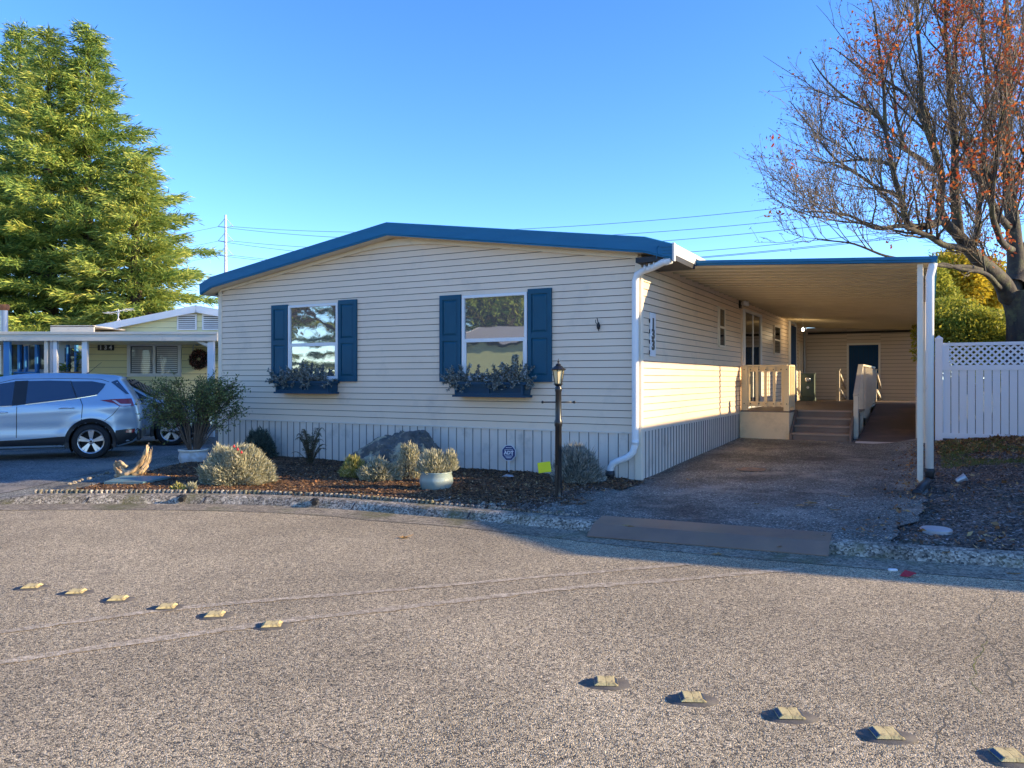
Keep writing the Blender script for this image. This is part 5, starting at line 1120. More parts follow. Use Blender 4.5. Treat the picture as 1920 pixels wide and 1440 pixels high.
# ------------------------------------------------------------------ the yellow home 134 and its carport
nh = empty('yellow_mobile_home', (-9.5, 23.5, -.1), 0, 'pale yellow mobile home with white gable fascia and two white louver vents', 'house')
def lz(y, Y): return H+(HOR-y)/F*Y+.1
def lx(x, Y): return (x-960)/F*Y+9.5
Yw = 23.5; xl_, xr_ = lx(165, Yw), 4.2; ridge = lz(583, Yw); ev = 2.75
gx = lambda z: 4.6*(ridge-z)/(ridge-ev)
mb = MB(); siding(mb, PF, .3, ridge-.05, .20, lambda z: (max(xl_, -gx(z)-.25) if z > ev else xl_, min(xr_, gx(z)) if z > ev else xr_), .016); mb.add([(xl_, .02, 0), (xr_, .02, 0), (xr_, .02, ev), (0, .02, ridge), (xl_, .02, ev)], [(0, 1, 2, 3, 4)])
mb.add([(xl_, .0, 0), (xl_, 14, 0), (xl_, 14, ev), (xl_, 0, ev)], [(0, 1, 2, 3)]); mb.add([(xr_, .0, 0), (xr_, 14, 0), (xr_, 14, ev), (xr_, 0, ev)], [(0, 1, 2, 3)]); mb.build('wall', [M['yellowwall'], M['lapshade']], nh)
mb = MB(); mb.beam((-5.2, -.25, ev-.16+.03), (0, -.25, ridge+.04), .04, .20); mb.beam((0, -.25, ridge+.04), (5.0, -.25, ev-.05), .04, .20); mb.build('fascia', M['white'], nh)
mb = MB(); mb.add([(-5.25, -.27, ev-.06), (0, -.27, ridge+.15), (0, 14, ridge+.15), (-5.25, 14, ev-.06)], [(0, 1, 2, 3)]); mb.add([(0, -.27, ridge+.15), (5.05, -.27, ev+.06), (5.05, 14, ev+.06), (0, 14, ridge+.15)], [(0, 1, 2, 3)]); mb.build('roof', M['roofmetal'], nh)
for x0, x1 in ((333, 370), (380, 417)):
    a, b = lx(x0, Yw), lx(x1, Yw); z0, z1 = lz(619, Yw), lz(589, Yw); mb = MB(); mb.box(a, b, -.05, -.02, z0, z1)
    v = mb.build('louver_vent', M['white'], nh); mb = MB()
    for k in range(7): z = z0+.05+k*(z1-z0-.08)/7; mb.box(a+.05, b-.05, -.056, -.051, z, z+.022)
    mb.build('louver_gap', M['dark'], v)
a, b, z0, z1 = lx(240, Yw), lx(341, Yw), lz(706, Yw), lz(643, Yw); mb = MB()
for q in ((a, b, z1-.10, z1), (a, b, z0, z0+.10), (a, a+.10, z0+.1, z1-.1), (b-.10, b, z0+.1, z1-.1), ((a+b)/2-.04, (a+b)/2+.04, z0+.1, z1-.1)): mb.box(q[0], q[1], -.07, -.01, q[2], q[3])
wn = mb.build('window', M['white'], nh); mb = MB(); mb.add([(a+.1, -.02, z0+.1), (b-.1, -.02, z0+.1), (b-.1, -.02, z1-.1), (a+.1, -.02, z1-.1)], [(0, 1, 2, 3)]); mb.build('pane', M['glassdark'], wn)
mb = MB()
for k in range(13): z = z0+.13+k*(z1-z0-.24)/13; mb.box(a+.13, (a+b)/2-.07, -.030, -.024, z, z+.028); mb.box((a+b)/2+.07, b-.13, -.030, -.024, z, z+.036)
mb.build('blinds', M['blinds'], wn)
mb = MB(); xa, xb = lx(181, Yw-.1), lx(212, Yw-.1); za = lz(652, Yw-.1); mb.box(xa, xb, -.05, -.03, za-.08, za+.09, ch=.01); o = mb.build('number_board', M['black'], nh)
for k, d in enumerate('134'): add_text(d, .17, FRONT(xa+.1+(xb-xa-.2)*k/2, -.052, za+.005), M['signwhite'], 'digit', o, .003, bold=.006)
mb = MB(); mb.lathe([(0, 0), (.06, -.02), (.05, -.1), (0, -.12)], 10, (lx(374, Yw), -.15, lz(645, Yw)), axis='y'); mb.tube([(lx(374, Yw), -.02, lz(640, Yw)), (lx(366, Yw), -.1, lz(645, Yw)), (lx(362, Yw), -.05, lz(662, Yw))], .015, 6); mb.build('wall_lamp', M['galv'], nh)
e = empty('wreath', Vector(at(374, 674, 23.38)), 0, 'round dark wreath with red and white berries on the yellow wall', 'wreath')
t = rng.random(3200)*6.283; u = rng.random(3200)*6.283; rr = .045+.075*rng.random(3200); Rr = .19
P = np.stack([(Rr+rr*np.cos(u))*np.cos(t), rr*np.sin(u)*.6-.05, (Rr+rr*np.cos(u))*np.sin(t)], 1); npmesh('foliage', leaves(P, rng.normal(size=P.shape), .05, .03), 4, M['wreath'], e)
mb = MB(); mb.tube([(Rr*math.cos(k/16*6.283), -.03, Rr*math.sin(k/16*6.283)) for k in range(17)], .02, 6); mb.build('ring', M['twig'], e)
e = empty('roof_antenna', at(222, 604, 24.2), 0, 'white spindly television antenna standing on the yellow home roof', 'antenna'); sc_ = 24.2/F
mb = MB(); mb.tube([(0, 0, -1.0), (0, 0, 24*sc_)], .009, 5); mb.tube([(-26*sc_, 0, 17*sc_), (0, 0, 20*sc_), (28*sc_, 0, 26*sc_)], .009, 5)
mb.tube([(-3*sc_, 0, 22*sc_), (0, 0, 8*sc_), (9*sc_, .1, -8*sc_)], .007, 5); mb.tube([(3*sc_, 0, 22*sc_), (-1*sc_, 0, 6*sc_), (-4*sc_, -.1, -8*sc_)], .007, 5)
for k in (-20, -12, 8, 16, 22): mb.tube([(k*sc_, -.3, (20+k*.18)*sc_), (k*sc_, .3, (20+k*.18)*sc_)], .005, 4)
mb.build('mast', M['signwhite'], e)
nc = empty('yellow_home_carport', (0, 20.4, -.1), 0, 'low flat cream carport roof reaching left from the yellow home', 'carport')
cz = H+(HOR-634)/F*20.4+.1; X0, X1 = -21, (409-960)/F*20.4
mb = MB(); mb.box(X0, X1, -.04, .0, cz-.10+.02, cz+.15, ch=.012); mb.box(X0, X1, -.07, -.02, cz+.10, cz+.16); mb.build('fascia', M['trim'], nc)
mb = MB(); mb.box(X0, X1, .0, 3.0, cz-.04, cz+.10); mb.box(X0+2, X0+14.2, 2.4, 3.05, cz+.1, cz+.32); mb.build('roof', M['ceil'], nc)
mb = MB(); xb_ = (190-960)/F*22; mb.box((110-960)/F*22, xb_, 1.2, 1.26, cz+.18, cz+.40); mb.box((110-960)/F*22, xb_, 1.2, 3.0, cz+.38, cz+.42); mb.build('upper_roof', M['trim'], nc)
for x, ww, mm in ((396, .085, 'white'), (105, .05, 'white'), (88, .05, 'trim'), (98, .04, 'galv'), (160, .07, 'white'), (14, .08, 'bluetrim')):
    X = (x-960)/F*20.5; mb = MB(); mb.box(X-ww, X+ww, .05, .15, 0, cz, ch=.005); mb.build('post', M[mm], nc)
mb = MB(); X = (396-960)/F*20.5; mb.beam((X-.02, .1, cz-.22), (X-.40, .1, cz-.04), .06, .08); mb.build('bracket', M['trim'], nc)
# far blue trimmed home
bh = empty('blue_trim_home', (0, 27, -.1), 0, 'far cream home with bright blue window posts and blue slatted sill', 'house')
bx = lambda x: (x-960)/F*27; bz = lambda y: H+(HOR-y)/F*27+.1
mb = MB(); mb.box(bx(-140), bx(146), .25, 6, 0, bz(642)); mb.build('wall', M['creamwall'], bh)
mb = MB(); mb.box(bx(-150), bx(150), -.3, 6.2, bz(642), bz(630)); mb.build('roof', M['trim'], bh)
for a, b in ((8, 30), (32, 44), (47, 60), (66, 82)):
    mb = MB(); mb.add([(bx(a), .22, bz(692)), (bx(b), .22, bz(692)), (bx(b), .22, bz(645)), (bx(a), .22, bz(645))], [(0, 1, 2, 3)]); mb.build('window', M['glassdark'], bh)
for x, wd in ((10, 7), (31, 4), (43, 3), (64, 5), (84, 3), (122, 3), (138, 4)):
    mb = MB(); mb.box(bx(x-wd/2), bx(x+wd/2), .10, .24, bz(700), bz(644)); mb.build('window_post', M['bluetrim'], bh)
mb = MB()
for k in range(4): mb.box(bx(-10), bx(68), .0, .22, bz(714)+k*.085, bz(714)+k*.085+.065)
mb.build('slatted_sill', M['bluetrim'], bh)
mb = MB(); mb.add([(bx(115), .2, bz(702)), (bx(135), .2, bz(702)), (bx(135), .2, bz(652)), (bx(115), .2, bz(652))], [(0, 1, 2, 3)]); mb.build('window', M['glassdark'], bh)
e = empty('stove_pipe', at(8, 628, 23.5), 0, 'grey flue pipe with rusty cap rising above the left carport', 'chimney'); s_ = 23.5/F
mb = MB(); mb.lathe([(6.3*s_, -1.2), (6.3*s_, 46*s_)], 14); mb.build('pipe', M['galv'], e, True)
mb = MB(); mb.lathe([(0, 57*s_), (8*s_, 57*s_), (9*s_, 54*s_), (9*s_, 50*s_), (7.5*s_, 46*s_), (6*s_, 46*s_)], 14); mb.build('cap', M['rust'], e)
mb = MB(); mb.box((107-960)/F*26, (168-960)/F*26, 25.9, 26.0, .1, H+(HOR-697)/F*26, ch=.01); setp(mb.build('wooden_fence', M['wood'], None), 'low brown wooden fence between the far blue trimmed home and yellow home', 'fence')

# ------------------------------------------------------------------ white lattice fence on the right
fn = empty('lattice_fence', hw(3.70, 6.80, 0), HROT, 'white vinyl privacy fence with lattice top right of the carport', 'fence')
fz = .34; ft = 2.14
mb = MB(); mb.box(-.065, .065, -.065, .065, 0, ft+.07); mb.build('post', M['fencewhite'], fn)
mb = MB(); mb.lathe([(0, .06), (.10, .0), (.10, -.02), (.06, -.02)], 4, (0, 0, ft+.09), rot=R(45)); mb.build('post_cap', M['fencewhite'], fn)
for x0 in (.066, 2.5):
    x1 = x0+2.3; mb = MB()
    mb.box(x0, x1, -.04, .04, ft-.06, ft); mb.box(x0, x1, -.04, .04, ft-.53, ft-.43); mb.box(x0, x0+.11, -.035, .035, ft-.43, ft-.06); mb.box(x1-.11, x1, -.035, .035, ft-.43, ft-.06); mb.build('lattice_frame', M['fencewhite'], fn); mb = MB(); mb.box(x0, x1, -.04, .04, fz-.04, fz+.06); mb.build('rail', M['fencewhite'], fn)
    mb = MB(); n = 17; wdt = (x1-x0)/n
    for k in range(n): mb.box(x0+k*wdt+.006, x0+(k+1)*wdt-.006, -.020, -.002, fz+.06, ft-.53)
    mb.build('board_panel', M['fencewhite'], fn)
    mb = MB(); za, zb_ = ft-.43, ft-.06; h_ = zb_-za; xa, xb = x0+.11, x1-.11; k = xa-h_
    while k < xb:
        for sgn, yy in ((1, -.012), (-1, .002)):
            u0, u1 = max(xa, k), min(xb, k+h_)
            if u1-u0 > .02:
                f = (lambda u: za+(u-k)) if sgn > 0 else (lambda u: zb_-(u-k)); mb.beam((u0, yy, f(u0)), (u1, yy, f(u1)), .008, .038)
        k += .118
    mb.build('lattice', M['fencewhite'], fn)
mb = MB(); mb.box(2.37, 2.50, -.065, .065, 0, ft+.07); mb.build('post', M['fencewhite'], fn)
mb = MB()
for k in range(14): q = hw(3.62+.01*k, 7.3+.16*k); mb.T = Matrix.Translation((q.x, q.y, 0)) @ Matrix.Rotation(HROT, 4, 'Z'); mb.box(-.012, .012, -.075, .075, .25, 1.78+.02*(k % 3))
setp(mb.build('side_fence', M['wood'], None), 'old tan wooden fence boards seen between carport post and white fence', 'fence')

# ------------------------------------------------------------------ pylon and power lines
PY = 150.; pyl = empty('power_pylon', ((423-960)/F*PY, PY, 0), 0, 'distant pale steel power pylon with three pairs of triangular arms', 'pylon'); ps = PY/F
top = H+(HOR-403)*ps; mb = MB(); mb.tube([(0, 0, 0), (0, 0, top)], [.55, .22], 8); mb.build('mast', M['pylon'], pyl)
atts = []
for k, yy in enumerate((426, 453, 480)):
    z = H+(HOR-yy)*ps; mb = MB()
    for s_ in (-1, 1):
        mb.tube([(0, 0, z), (s_*1.45, 0, z+.15)], .07, 5); mb.tube([(0, 0, z+1.9), (s_*.6, 0, z+1.1), (s_*1.45, 0, z+.15)], .06, 5); atts.append(Vector((pyl.location.x+s_*1.45, PY, z+.1)))
    mb.build('arm', M['pylon'], pyl)
def wire(p, q, sag, label, n=40, r=.035):
    mb = MB(); mb.tube([p.lerp(q, i/n)-Vector((0, 0, 4*sag*(i/n)*(1-i/n))) for i in range(n+1)], r, 4, False); setp(mb.build('power_line', M['wire'], None), label, 'power line', 'high power lines in the sky')
names = ['lowest', 'lower', 'middle']
targets = [(1455, 390, 0), (1455, 412, 1), (1467, 432, 2), (1500, 451, 3), (1439, 468, 4), (1439, 476, 5)]
k = 0
LAB = ['topmost thin power line rising to the right above the roof', 'second thin power line from the top above the roof', 'third thin power line from the top above the roof', 'fourth thin power line from the top above the roof', 'fifth thin power line close above the carport roof', 'lowest thin power line close above the carport roof']
for a_, (tx, ty, _) in zip([atts[1], atts[0], atts[3], atts[2], atts[5], atts[4]], targets):
    Yq = 72.; # far support off to the right: choose height so the span passes the observed slope
    q = at(2700, ty-190, Yq); mid = None
    best = None
    for sag in np.linspace(0, 12, 61):
        e_ = 9
        for i in range(60):
            f = i/60; c = a_.lerp(q, f)-Vector((0, 0, 4*sag*f*(1-f))); px = 960+c.x/c.y*F; py = HOR-(c.z-H)/c.y*F
            if abs(px-tx) < 40: e_ = min(e_, abs(py-ty)/10)
        if best is None or e_ < best[0]: best = (e_, sag)
    wire(a_, q, best[1], LAB[k]); k += 1
for j, a_ in enumerate((atts[0], atts[2], atts[4])): wire(a_, at(-700, 520+30*j, 130), 3, ['upper power line running left from the pylon', 'middle power line running left from the pylon', 'lower power line running left from the pylon'][j])

# ------------------------------------------------------------------ conifers on the left
def conifer(name, base, h, prof, m, label, nb=170, seed=0, dens=1.0, low=.6):
    rnd = np.random.default_rng(seed); e = empty(name, base, 0, label, 'tree', 'tall evergreens behind the yellow home'); mb = MB()
    mb.tube([(0, 0, 0), (.05, 0, h*.3), (-.05, .05, h*.65), (0, 0, h*.98)], [.38, .28, .15, .03], 8); mb.build('trunk', M['barkdark'], e, True)
    PP = []; DD = []; LL = []; br = MB()
    for i in range(nb):
        f = (i+.5)/nb; z = low+(h-low)*(f**.9); az = i*2.39996+rnd.random()*.6; Lb = np.interp(z/h, [p[0] for p in prof], [p[1] for p in prof])*(.55+.55*rnd.random())
        if rnd.random() < .10: Lb *= 1.18
        d = Vector((math.cos(az), math.sin(az), 0)); rise = .10+.55*f; pts = []
        for j in range(7):
            s = j/6; pts.append(Vector((0, 0, z))+d*(Lb*s)+Vector((0, 0, Lb*(rise*s-.42*s*s*(1-.5*f)+.14*s**4))))
        br.tube(pts, [.05*(1-f)+.02, .04*(1-f)+.015, .03, .022, .015, .01, .005], 4, False)
        side = Vector((-d.y, d.x, 0)); ncl = int((6+Lb*9)*dens)
        for c in range(ncl):
            s = .18+.85*(c+rnd.random())/ncl; s = min(1.02, s); j = min(5, int(s*6)); p = pts[j].lerp(pts[j+1], min(1.2, s*6-j))
            wv = (.25+.30*Lb*(1-s)*.9+.15)*(1 if s < .9 else .5); off = (rnd.random()*2-1)*wv; cp_ = p+side*off+Vector((0, 0, -.08*abs(off)+.05*rnd.normal()))
            cd = (d*(.9)+side*np.sign(off)*.55*rnd.random()+Vector((0, 0, .15-.25*rnd.random()))).normalized(); k = 25
            ss = rnd.random(k)[:, None]; base_p = np.array(cp_)+np.array(cd)*(ss-.4)*.55+rnd.normal(size=(k, 3))*np.array([.09, .09, .06])
            PP.append(base_p); DD.append(np.array(cd)+rnd.normal(size=(k, 3))*.36+np.array([0, 0, -.10])); LL.append(.18+.24*rnd.random(k))
    br.build('branches', M['barkdark'], e); PP = np.vstack(PP); DD = np.vstack(DD); LL = np.concatenate(LL)
    npmesh('crown', leaves(PP, DD, LL, .038), 4, m, e); return e
Yc = 31.
def cbase(x, Y): return Vector(((x-960)/F*Y, Y, -.15))
def ch(y, Y): return H+(HOR-y)/F*Y+.15
prof = [(0, 5.8), (.15, 6.4), (.35, 6.0), (.6, 4.2), (.8, 2.6), (.93, 1.2), (1, .25)]
conifer('conifer', cbase(165, 31), ch(52, 31), [(0, 4.6), (.23, 4.8), (.38, 5.0), (.55, 3.6), (.7, 2.0), (.84, .85), (.94, .3), (1, .05)], M['conifer'], 'tallest evergreen, right of the clump with drooping branches toward the pylon', 115, 1, 1.05)
conifer('conifer', cbase(38, 33.5), ch(50, 33.5), [(0, 5.4), (.3, 5.0), (.6, 3.2), (.8, 1.3), (.93, .35), (1, .05)], M['conifer'], 'tall evergreen at the left side of the clump behind the grey flue pipe', 105, 2, 1.05)
conifer('conifer', cbase(92, 30.5), ch(62, 30.5), [(0, 4.4), (.3, 4.2), (.6, 2.6), (.8, 1.1), (.93, .35), (1, .05)], M['conifer2'], 'brown tipped evergreen in front of the clump centre', 95, 3, 1.05)
conifer('conifer', cbase(-70, 31), ch(250, 31), [(0, 5.0), (.3, 4.6), (.6, 3.2), (.8, 2.0), (1, .3)], M['conifer'], 'evergreen cut by the left edge of the picture', 110, 4)
conifer('conifer', cbase(255, 29.5), ch(300, 29.5), [(0, 3.4), (.3, 3.2), (.6, 2.1), (.8, 1.2), (1, .2)], M['conifer2'], 'low brown tipped evergreen right above the yellow home roof', 90, 5)

# ------------------------------------------------------------------ bushes and trees at the right behind the fence
def massbush(name, c, rad, n, ls, m, label, cat, lumps=14, seed=0, trunk=None):
    rnd = np.random.default_rng(seed); e = empty(name, c, 0, label, cat); P = []; D = []; rad = np.array(rad)
    for k in range(lumps):
        d = norm(rnd.normal(size=3)); d[2] = abs(d[2])*.9; cc = d*rad*.62; r = (.34+.2*rnd.random())*rad; nn = n//lumps; q = norm(rnd.normal(size=(nn, 3))); rr = .6+.4*rnd.random(nn)[:, None]**.5
        P.append(cc+q*rr*r); D.append(q+rnd.normal(size=(nn, 3))*.8)
    P = np.vstack(P); D = np.vstack(D); k = P[:, 2] > -c[2]; npmesh('foliage', leaves(P[k], D[k], ls*(.6+.8*rnd.random(k.sum())), ls*.55), 4, m, e); mb = MB()
    for k in range(7):
        d = norm(rnd.normal(size=3)); mb.tube([(0, 0, -c[2]), (d[0]*rad[0]*.3, d[1]*rad[1]*.3, -c[2]*.3), (d[0]*rad[0]*.7, d[1]*rad[1]*.7, rad[2]*.5*abs(d[2]))], [.08, .05, .02], 5)
    mb.build('trunk', M['bark'], e); return e
massbush('yellow_tree', at(1800, 560, 33), (2.1, 1.6, 2.2), 15000, .20, M['yellowleaf'], 'bright yellow autumn tree behind the white fence', 'tree', 16, 1)
massbush('yellow_tree', at(1905, 600, 36), (1.9, 1.6, 2.4), 9000, .20, M['yellowleaf'], 'yellow autumn tree behind the big bare trunk', 'tree', 12, 2)
massbush('green_hedge', at(1790, 628, 20.5), (1.0, .8, 1.05), 11000, .09, M['hedgey'], 'sunlit green hedge just above the white fence by the carport', 'hedge', 14, 3)
massbush('green_hedge', at(1890, 640, 21.5), (1.2, .8, .95), 9000, .09, M['hedgey'], 'green hedge above the white fence at the foot of the bare tree', 'hedge', 12, 4)
massbush('green_hedge', at(1850, 690, 20), (2.0, .7, 1.6), 14000, .09, M['hedgey'], 'lower hedge seen through the lattice of the white fence', 'hedge', 16, 14)
massbush('dark_evergreen', at(1752, 600, 26), (.8, .8, 2.0), 8000, .12, M['hedgey'], 'narrow green tree between carport post and yellow tree', 'tree', 12, 5)
massbush('orange_shrub', at(150, 672, 29), (1.3, .8, 1.1), 5000, .12, M['autumn'], 'small orange brown shrub between the two far homes', 'shrub', 9, 6)

# ------------------------------------------------------------------ the big bare maple-like tree
tr = empty('autumn_tree', (0, 0, 0), 0, 'huge nearly bare tree with red orange leaves at the right edge', 'tree')
TY = 19.0; rnd = np.random.default_rng(11)
def tp(x, y, dy=0.): return at(x, y, TY+dy)
limbs = [  # (pixel waypoints with depth offsets), start radius, end radius
 ([(1922, 735, 0), (1917, 700, 0), (1920, 640, 0), (1918, 590, 0), (1908, 545, 0)], .44, .36),
 ([(1893, 560, 0), (1878, 530, -.3), (1850, 500, -.8), (1822, 470, -1.2), (1795, 440, -1.5)], .235, .13),
 ([(1893, 560, 0), (1905, 500, .2), (1900, 430, .4), (1893, 350, .5), (1888, 250, .5), (1890, 120, .6), (1885, -60, .8)], .25, .05),
 ([(1905, 540, 0), (1930, 470, .5), (1960, 380, .8), (1975, 250, 1), (1990, 60, 1.2)], .28, .05),
 ([(1795, 440, -1.5), (1788, 360, -1.6), (1786, 250, -1.7), (1775, 120, -1.8), (1770, -40, -2)], .13, .03),
 ([(1795, 440, -1.5), (1765, 400, -2), (1762, 320, -2.2), (1735, 230, -2.6), (1725, 110, -2.8), (1715, -20, -3)], .12, .025),
 ([(1822, 470, -1.2), (1835, 420, -.6), (1838, 340, 0), (1850, 200, .4), (1842, 40, .6), (1840, -60, .7)], .09, .025),
 ([(1765, 410, -2), (1740, 425, -2.3), (1705, 418, -2.6), (1690, 370, -2.8), (1672, 310, -3), (1660, 230, -3.1), (1650, 120, -3.2), (1640, 20, -3.4)], .10, .02),
 ([(1755, 320, -2.2), (1725, 300, -1.2), (1690, 265, -.6), (1680, 190, -.2), (1670, 120, 0), (1640, 60, .2)], .075, .015),
 ([(1672, 310, -3), (1620, 300, -2.6), (1560, 305, -2.2), (1500, 295, -2)], .045, .008),
 ([(1820, 470, -1.2), (1765, 455, -2), (1700, 425, -2.8), (1640, 430, -3.2), (1580, 400, -3.4), (1500, 395, -3.5)], .09, .01),
 ([(1850, 505, -.8), (1800, 500, -1.8), (1740, 497, -2.6), (1660, 480, -3), (1590, 455, -3), (1530, 448, -3)], .06, .01),
 ([(1880, 545, -.2), (1850, 515, -1.4), (1800, 505, -1.9), (1768, 495, -2.3), (1750, 508, -2.5), (1735, 530, -2.6)], .065, .015),
 ([(1893, 430, .4), (1860, 380, -.6), (1820, 300, -1), (1800, 180, -1), (1790, 60, -1)], .10, .02),
 ([(1690, 370, -2.8), (1640, 345, -1.8), (1570, 300, -1.2), (1510, 230, -1), (1480, 190, -1)], .05, .008),
 ([(1735, 230, -2.6), (1690, 170, -2), (1620, 130, -1.6), (1560, 90, -1.4)], .05, .008),
 ([(1660, 230, -3.1), (1600, 190, -3.3), (1550, 150, -3.2), (1520, 110, -3)], .04, .008),
 ([(1893, 350, .5), (1920, 300, -.8), (1935, 180, -1.4), (1930, 40, -1.6)], .08, .02),
 ([(1900, 470, .3), (1870, 440, -1.6), (1860, 360, -2.4), (1875, 250, -2.8), (1870, 120, -3)], .09, .02),
]
def spline(pts, n):
    out = []
    for i in range(len(pts)-1):
        p0, p1, p2, p3 = pts[max(i-1, 0)], pts[i], pts[i+1], pts[min(i+2, len(pts)-1)]
        for k in range(n): t = k/n; out.append(.5*((2*p1)+(p2-p0)*t+(2*p0-5*p1+4*p2-p3)*t*t+(3*p1-p0-3*p2+p3)*t**3))
    return out+[pts[-1]]
tk = MB(); tw = MB(); ends = []; cen = tp(1900, 480)
def twist(p, d, ln, n, bend, wob):
    pts = [p]; d = d.normalized()
    for i in range(n):
        d = (d+Vector(rnd.normal(size=3))*wob+bend).normalized(); p = p+d*(ln/n); pts.append(p)
    return pts
def grow(pts, r0, r1, lvl):
    L_ = sum((pts[i+1]-pts[i]).length for i in range(len(pts)-1))
    cnt = {1: int(L_*3.3), 2: int(3+L_*3.3), 3: int(1+L_*5.4)}[lvl]
    for c in range(cnt):
        f = (.12 if lvl > 1 else .18)+.86*rnd.random(); i = min(len(pts)-2, int(f*(len(pts)-1))); g = f*(len(pts)-1)-i; p = pts[i].lerp(pts[i+1], g); t = (pts[i+1]-pts[i]).normalized()
        out = (p-cen); out.z *= .5; out = out.normalized(); rv = Vector(rnd.normal(size=3)); rv = (rv-t*rv.dot(t)).normalized()
        d = t*.65+rv*.75+out*.30+Vector((0, 0, .35)); r = (r0+(r1-r0)*f)
        pe = p+d.normalized()*({1: 1.75, 2: .8, 3: .35}[lvl])
        if (pe.x-.5*(pe.y-19)*.9) < (np.interp(HOR-(pe.z-H)*F/19, [-50, 50, 150, 250, 350, 450, 500, 540], [1625, 1590, 1525, 1465, 1425, 1415, 1470, 1690])+30*noise.noise(pe*.9)-960)/F*19: continue
        ta, tb2 = hl(p+d.normalized()*.7)
        if ta < 4.3 and tb2 < 17 and p.z < 4.0: continue
        if lvl == 1: ln = .9+1.3*rnd.random(); q = twist(p, d, ln, 6, Vector((0, 0, .10)), .12); ra = min(.03, r*.5); tk.tube(q, [ra*(1-.75*j/6) for j in range(7)], 5, False); grow(q, ra, ra*.3, 2)
        elif lvl == 2: ln = .45+.6*rnd.random(); q = twist(p, d, ln, 4, Vector((0, 0, .08)), .16); tw.tube(q, [.009, .007, .006, .005, .004], 3, False); grow(q, .01, .005, 3)
        else: ln = .18+.38*rnd.random(); q = twist(p, d, ln, 2, Vector((0, 0, .05)), .2); tw.tube(q, [.005, .004, .003], 3, False); ends.append((q[-1], (q[-1]-q[0]).normalized()))
for wp, r0, r1 in limbs:
    pts = spline([tp(*w_) for w_ in wp], 6); pts = [p+Vector([.05*noise.noise(p*1.3+Vector((k*9, 0, 0))) for k in range(3)]) for p in pts]
    n = len(pts); tk.tube(pts, [r0+(r1-r0)*(i/(n-1))**.8 for i in range(n)], 10, False)
    if r0 < .4: grow(pts, r0, r1, 1)
tb_ = gp(1908, 760, .2)
b_ = tp(1908, 725); b_ = tp(1922, 735); tk.tube([Vector((b_.x, b_.y, -.1)), Vector((b_.x, b_.y, .6)), b_], [.72, .56, .46], 12)
tk.build('trunk', M['bark'], tr, True); tw.build('twigs', M['twigtree'], tr)
EP = np.array([e_[0] for e_ in ends]); ED = np.array([e_[1] for e_ in ends]); print('twig ends', len(EP))
sel = rnd.random(len(EP)) < .75; P = np.repeat(EP[sel], 3, 0); P = P+rnd.normal(size=P.shape)*.06
npmesh('seed_clusters', leaves(P, rnd.normal(size=P.shape)+np.array([0, 0, -.8]), .045+.05*rnd.random(len(P)), .022), 4, M['seed'], tr)
# leaves gather in clumps, thicker towards the trunk side and the top right
pr_ = np.zeros(len(EP))
for i in range(len(EP)):
    v = Vector(EP[i]); px = 960+v.x/v.y*F; py = HOR-(v.z-H)/v.y*F; k = noise.noise(v*.75)+.45*noise.noise(v*2.1)
    pr_[i] = max(0, min(1, (k-.30+.38*min(1.2, max(0, (px-1560)/260))-.0004*max(0, 300-py)*0)*2.2))
sel = rnd.random(len(EP)) < pr_*.65; P = np.repeat(EP[sel], 4, 0); P = P+rnd.normal(size=P.shape)*.09
npmesh('leaves', leaves(P, rnd.normal(size=P.shape)+np.array([0, 0, -.4]), .07+.06*rnd.random(len(P)), .055), 4, M['autumn'], tr); print('leaves', len(P))

# ------------------------------------------------------------------ the street around: what stands behind and beside the camera (it throws the shadow, and shows in the window glass)
n2 = empty('neighbour_home', RC, HROT, 'neighbouring home on the next lot whose roof throws the long shadow', 'house')
prof_ = [(6.35, 2.82), (6.35, 2.95), (9.0, 3.16), (9.0, 3.28), (12.7, 4.02), (16.5, 3.28), (16.5, 3.1), (12.7, 3.8), (9.3, 3.02), (9.0, 3.0)]
mb = MB(); mb.prism(prof_, lambda p, t: (p[0], t, p[1]), .45, 16.0); mb.build('roof', M['roofmetal'], n2)
mb = MB(); mb.box(9.2, 16.3, .9, 15.9, 0, 3.05); mb.build('wall', M['creamwall'], n2)
for b in (1.1, 5.5, 10.8, 15.8): mb = MB(); mb.box(6.45, 6.52, b-.035, b+.035, .2, 2.85); mb.build('post', M['trim'], n2)
n3 = empty('green_home', (-21, -.5, -.1), R(62), 'pale green gabled home across the street behind the camera', 'house')
mb = MB(); mb.prism([(-4, 0), (4, 0), (4, 2.9), (0, 3.7), (-4, 2.9)], lambda p, t: (p[0], t, p[1]), .0, -14.0); mb.build('wall', M['greenwall'], n3)
mb = MB(); mb.beam((-4.4, .3, 2.9), (0, .3, 3.8), .1, .25); mb.beam((0, .3, 3.8), (4.4, .3, 2.9), .1, .25); mb.build('fascia', M['white'], n3)
mb = MB(); mb.add([(-4.4, .3, 3.0), (0, .3, 3.92), (0, -14.3, 3.92), (-4.4, -14.3, 3.0)], [(0, 1, 2, 3)]); mb.add([(0, .3, 3.92), (4.4, .3, 3.0), (4.4, -14.3, 3.0), (0, -14.3, 3.92)], [(0, 1, 2, 3)]); mb.build('roof', M['roofmetal'], n3)
mb = MB(); mb.box(-.9, .9, .01, .06, 1.0, 2.2); mb.build('window', M['white'], n3); mb = MB(); mb.box(-.8, .8, .05, .07, 1.1, 2.1); mb.build('pane', M['glassdark'], n3)
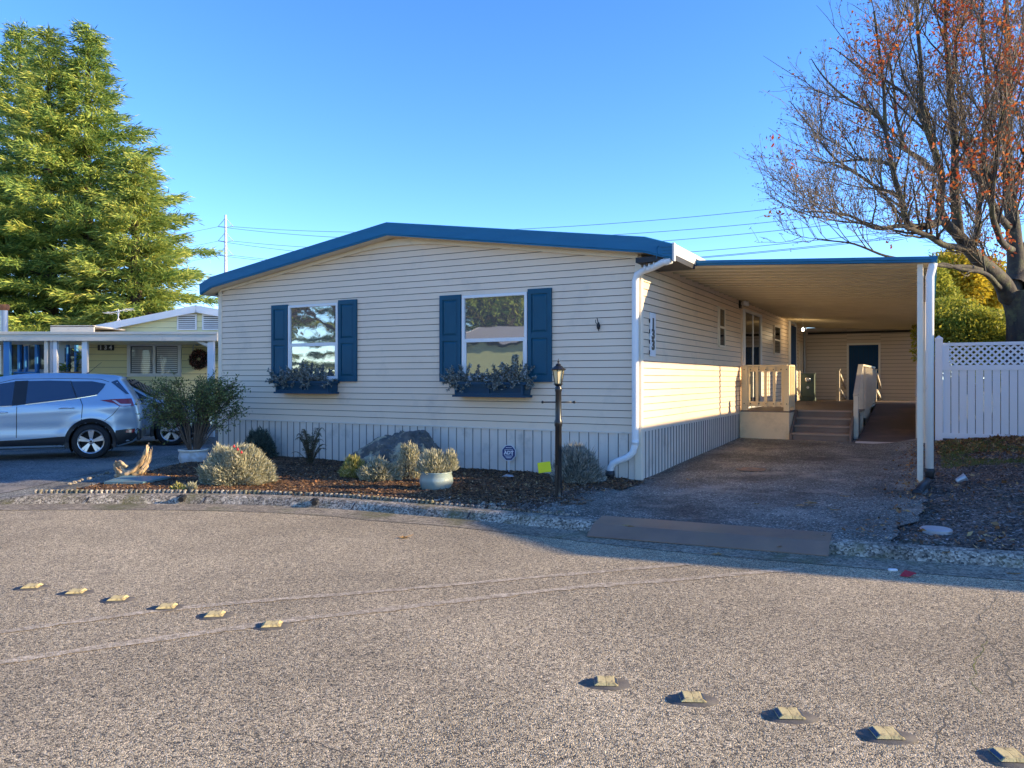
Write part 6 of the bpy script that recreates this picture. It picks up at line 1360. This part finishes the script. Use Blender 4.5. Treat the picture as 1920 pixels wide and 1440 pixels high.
def simple_tree(loc, h, sp, m, label, leafy, seed):
    rn = np.random.default_rng(seed); e = empty('street_tree', loc, 0, label, 'tree'); t = MB(); E = []
    t.tube([(0, 0, 0), (.1, 0, h*.25), (0, .1, h*.4)], [.35, .28, .2], 8)
    def g(p, d, ln, r, lv):
        q = [p]
        for i in range(4): d = (d+Vector(rn.normal(size=3))*.16+Vector((0, 0, .05))).normalized(); p = p+d*ln/4; q.append(p)
        t.tube(q, [r*(1-.15*i) for i in range(5)], 5 if lv < 2 else 3, False)
        if lv == 4: E.append(tuple(p)); return
        for c in range([9, 5, 4, 4][lv]): k = 1+int(rn.random()*4); rv = Vector(rn.normal(size=3)).normalized(); g(q[k], d*.7+rv*.8+Vector((0, 0, .2)), ln*.66, r*.5, lv+1)
    g(Vector((0, 0, h*.12)), Vector((0, 0, 1)), h*.38, .22, 0)
    t.build('trunk', M['bark'], e, True)
    P = np.repeat(np.array(E), leafy, 0); P = P+rn.normal(size=P.shape)*.35
    npmesh('crown', leaves(P, rn.normal(size=P.shape), .14, .09), 4, m, e); return e
massbush('dark_evergreen', Vector((-33, -9, 5)), (3, 4, 4.5), 12000, .25, M['hedge'], 'dark evergreen mass behind the green home', 'tree', 14, 32)
massbush('dark_evergreen', Vector((-31, 8.5, 3.2)), (2.5, 5, 3.4), 16000, .22, M['hedge'], 'dark evergreen mass beyond the left edge of the picture', 'tree', 16, 31)
simple_tree((-21, 10.3, -.1), 9, 4, M['seed'], 'bare street tree beyond the left of the picture', 2, 21)
simple_tree((-25, -4.5, -.1), 12, 4, M['conifer'], 'dark leafy street tree behind the green home', 9, 22)
simple_tree((-28, 3.5, -.1), 13, 4, M['seed'], 'tall bare street tree opposite the driveway', 2, 23)
conifer('conifer', Vector((-36, 8, -.15)), 13, prof, M['conifer'], 'evergreen farther left outside the picture', 110, 8)
conifer('conifer', Vector((-38, -3, -.15)), 12, prof, M['conifer'], 'evergreen behind the green home outside the picture', 100, 9)
print('tris', sum(len(o.data.polygons) for o in scene.objects if o.type == 'MESH'))
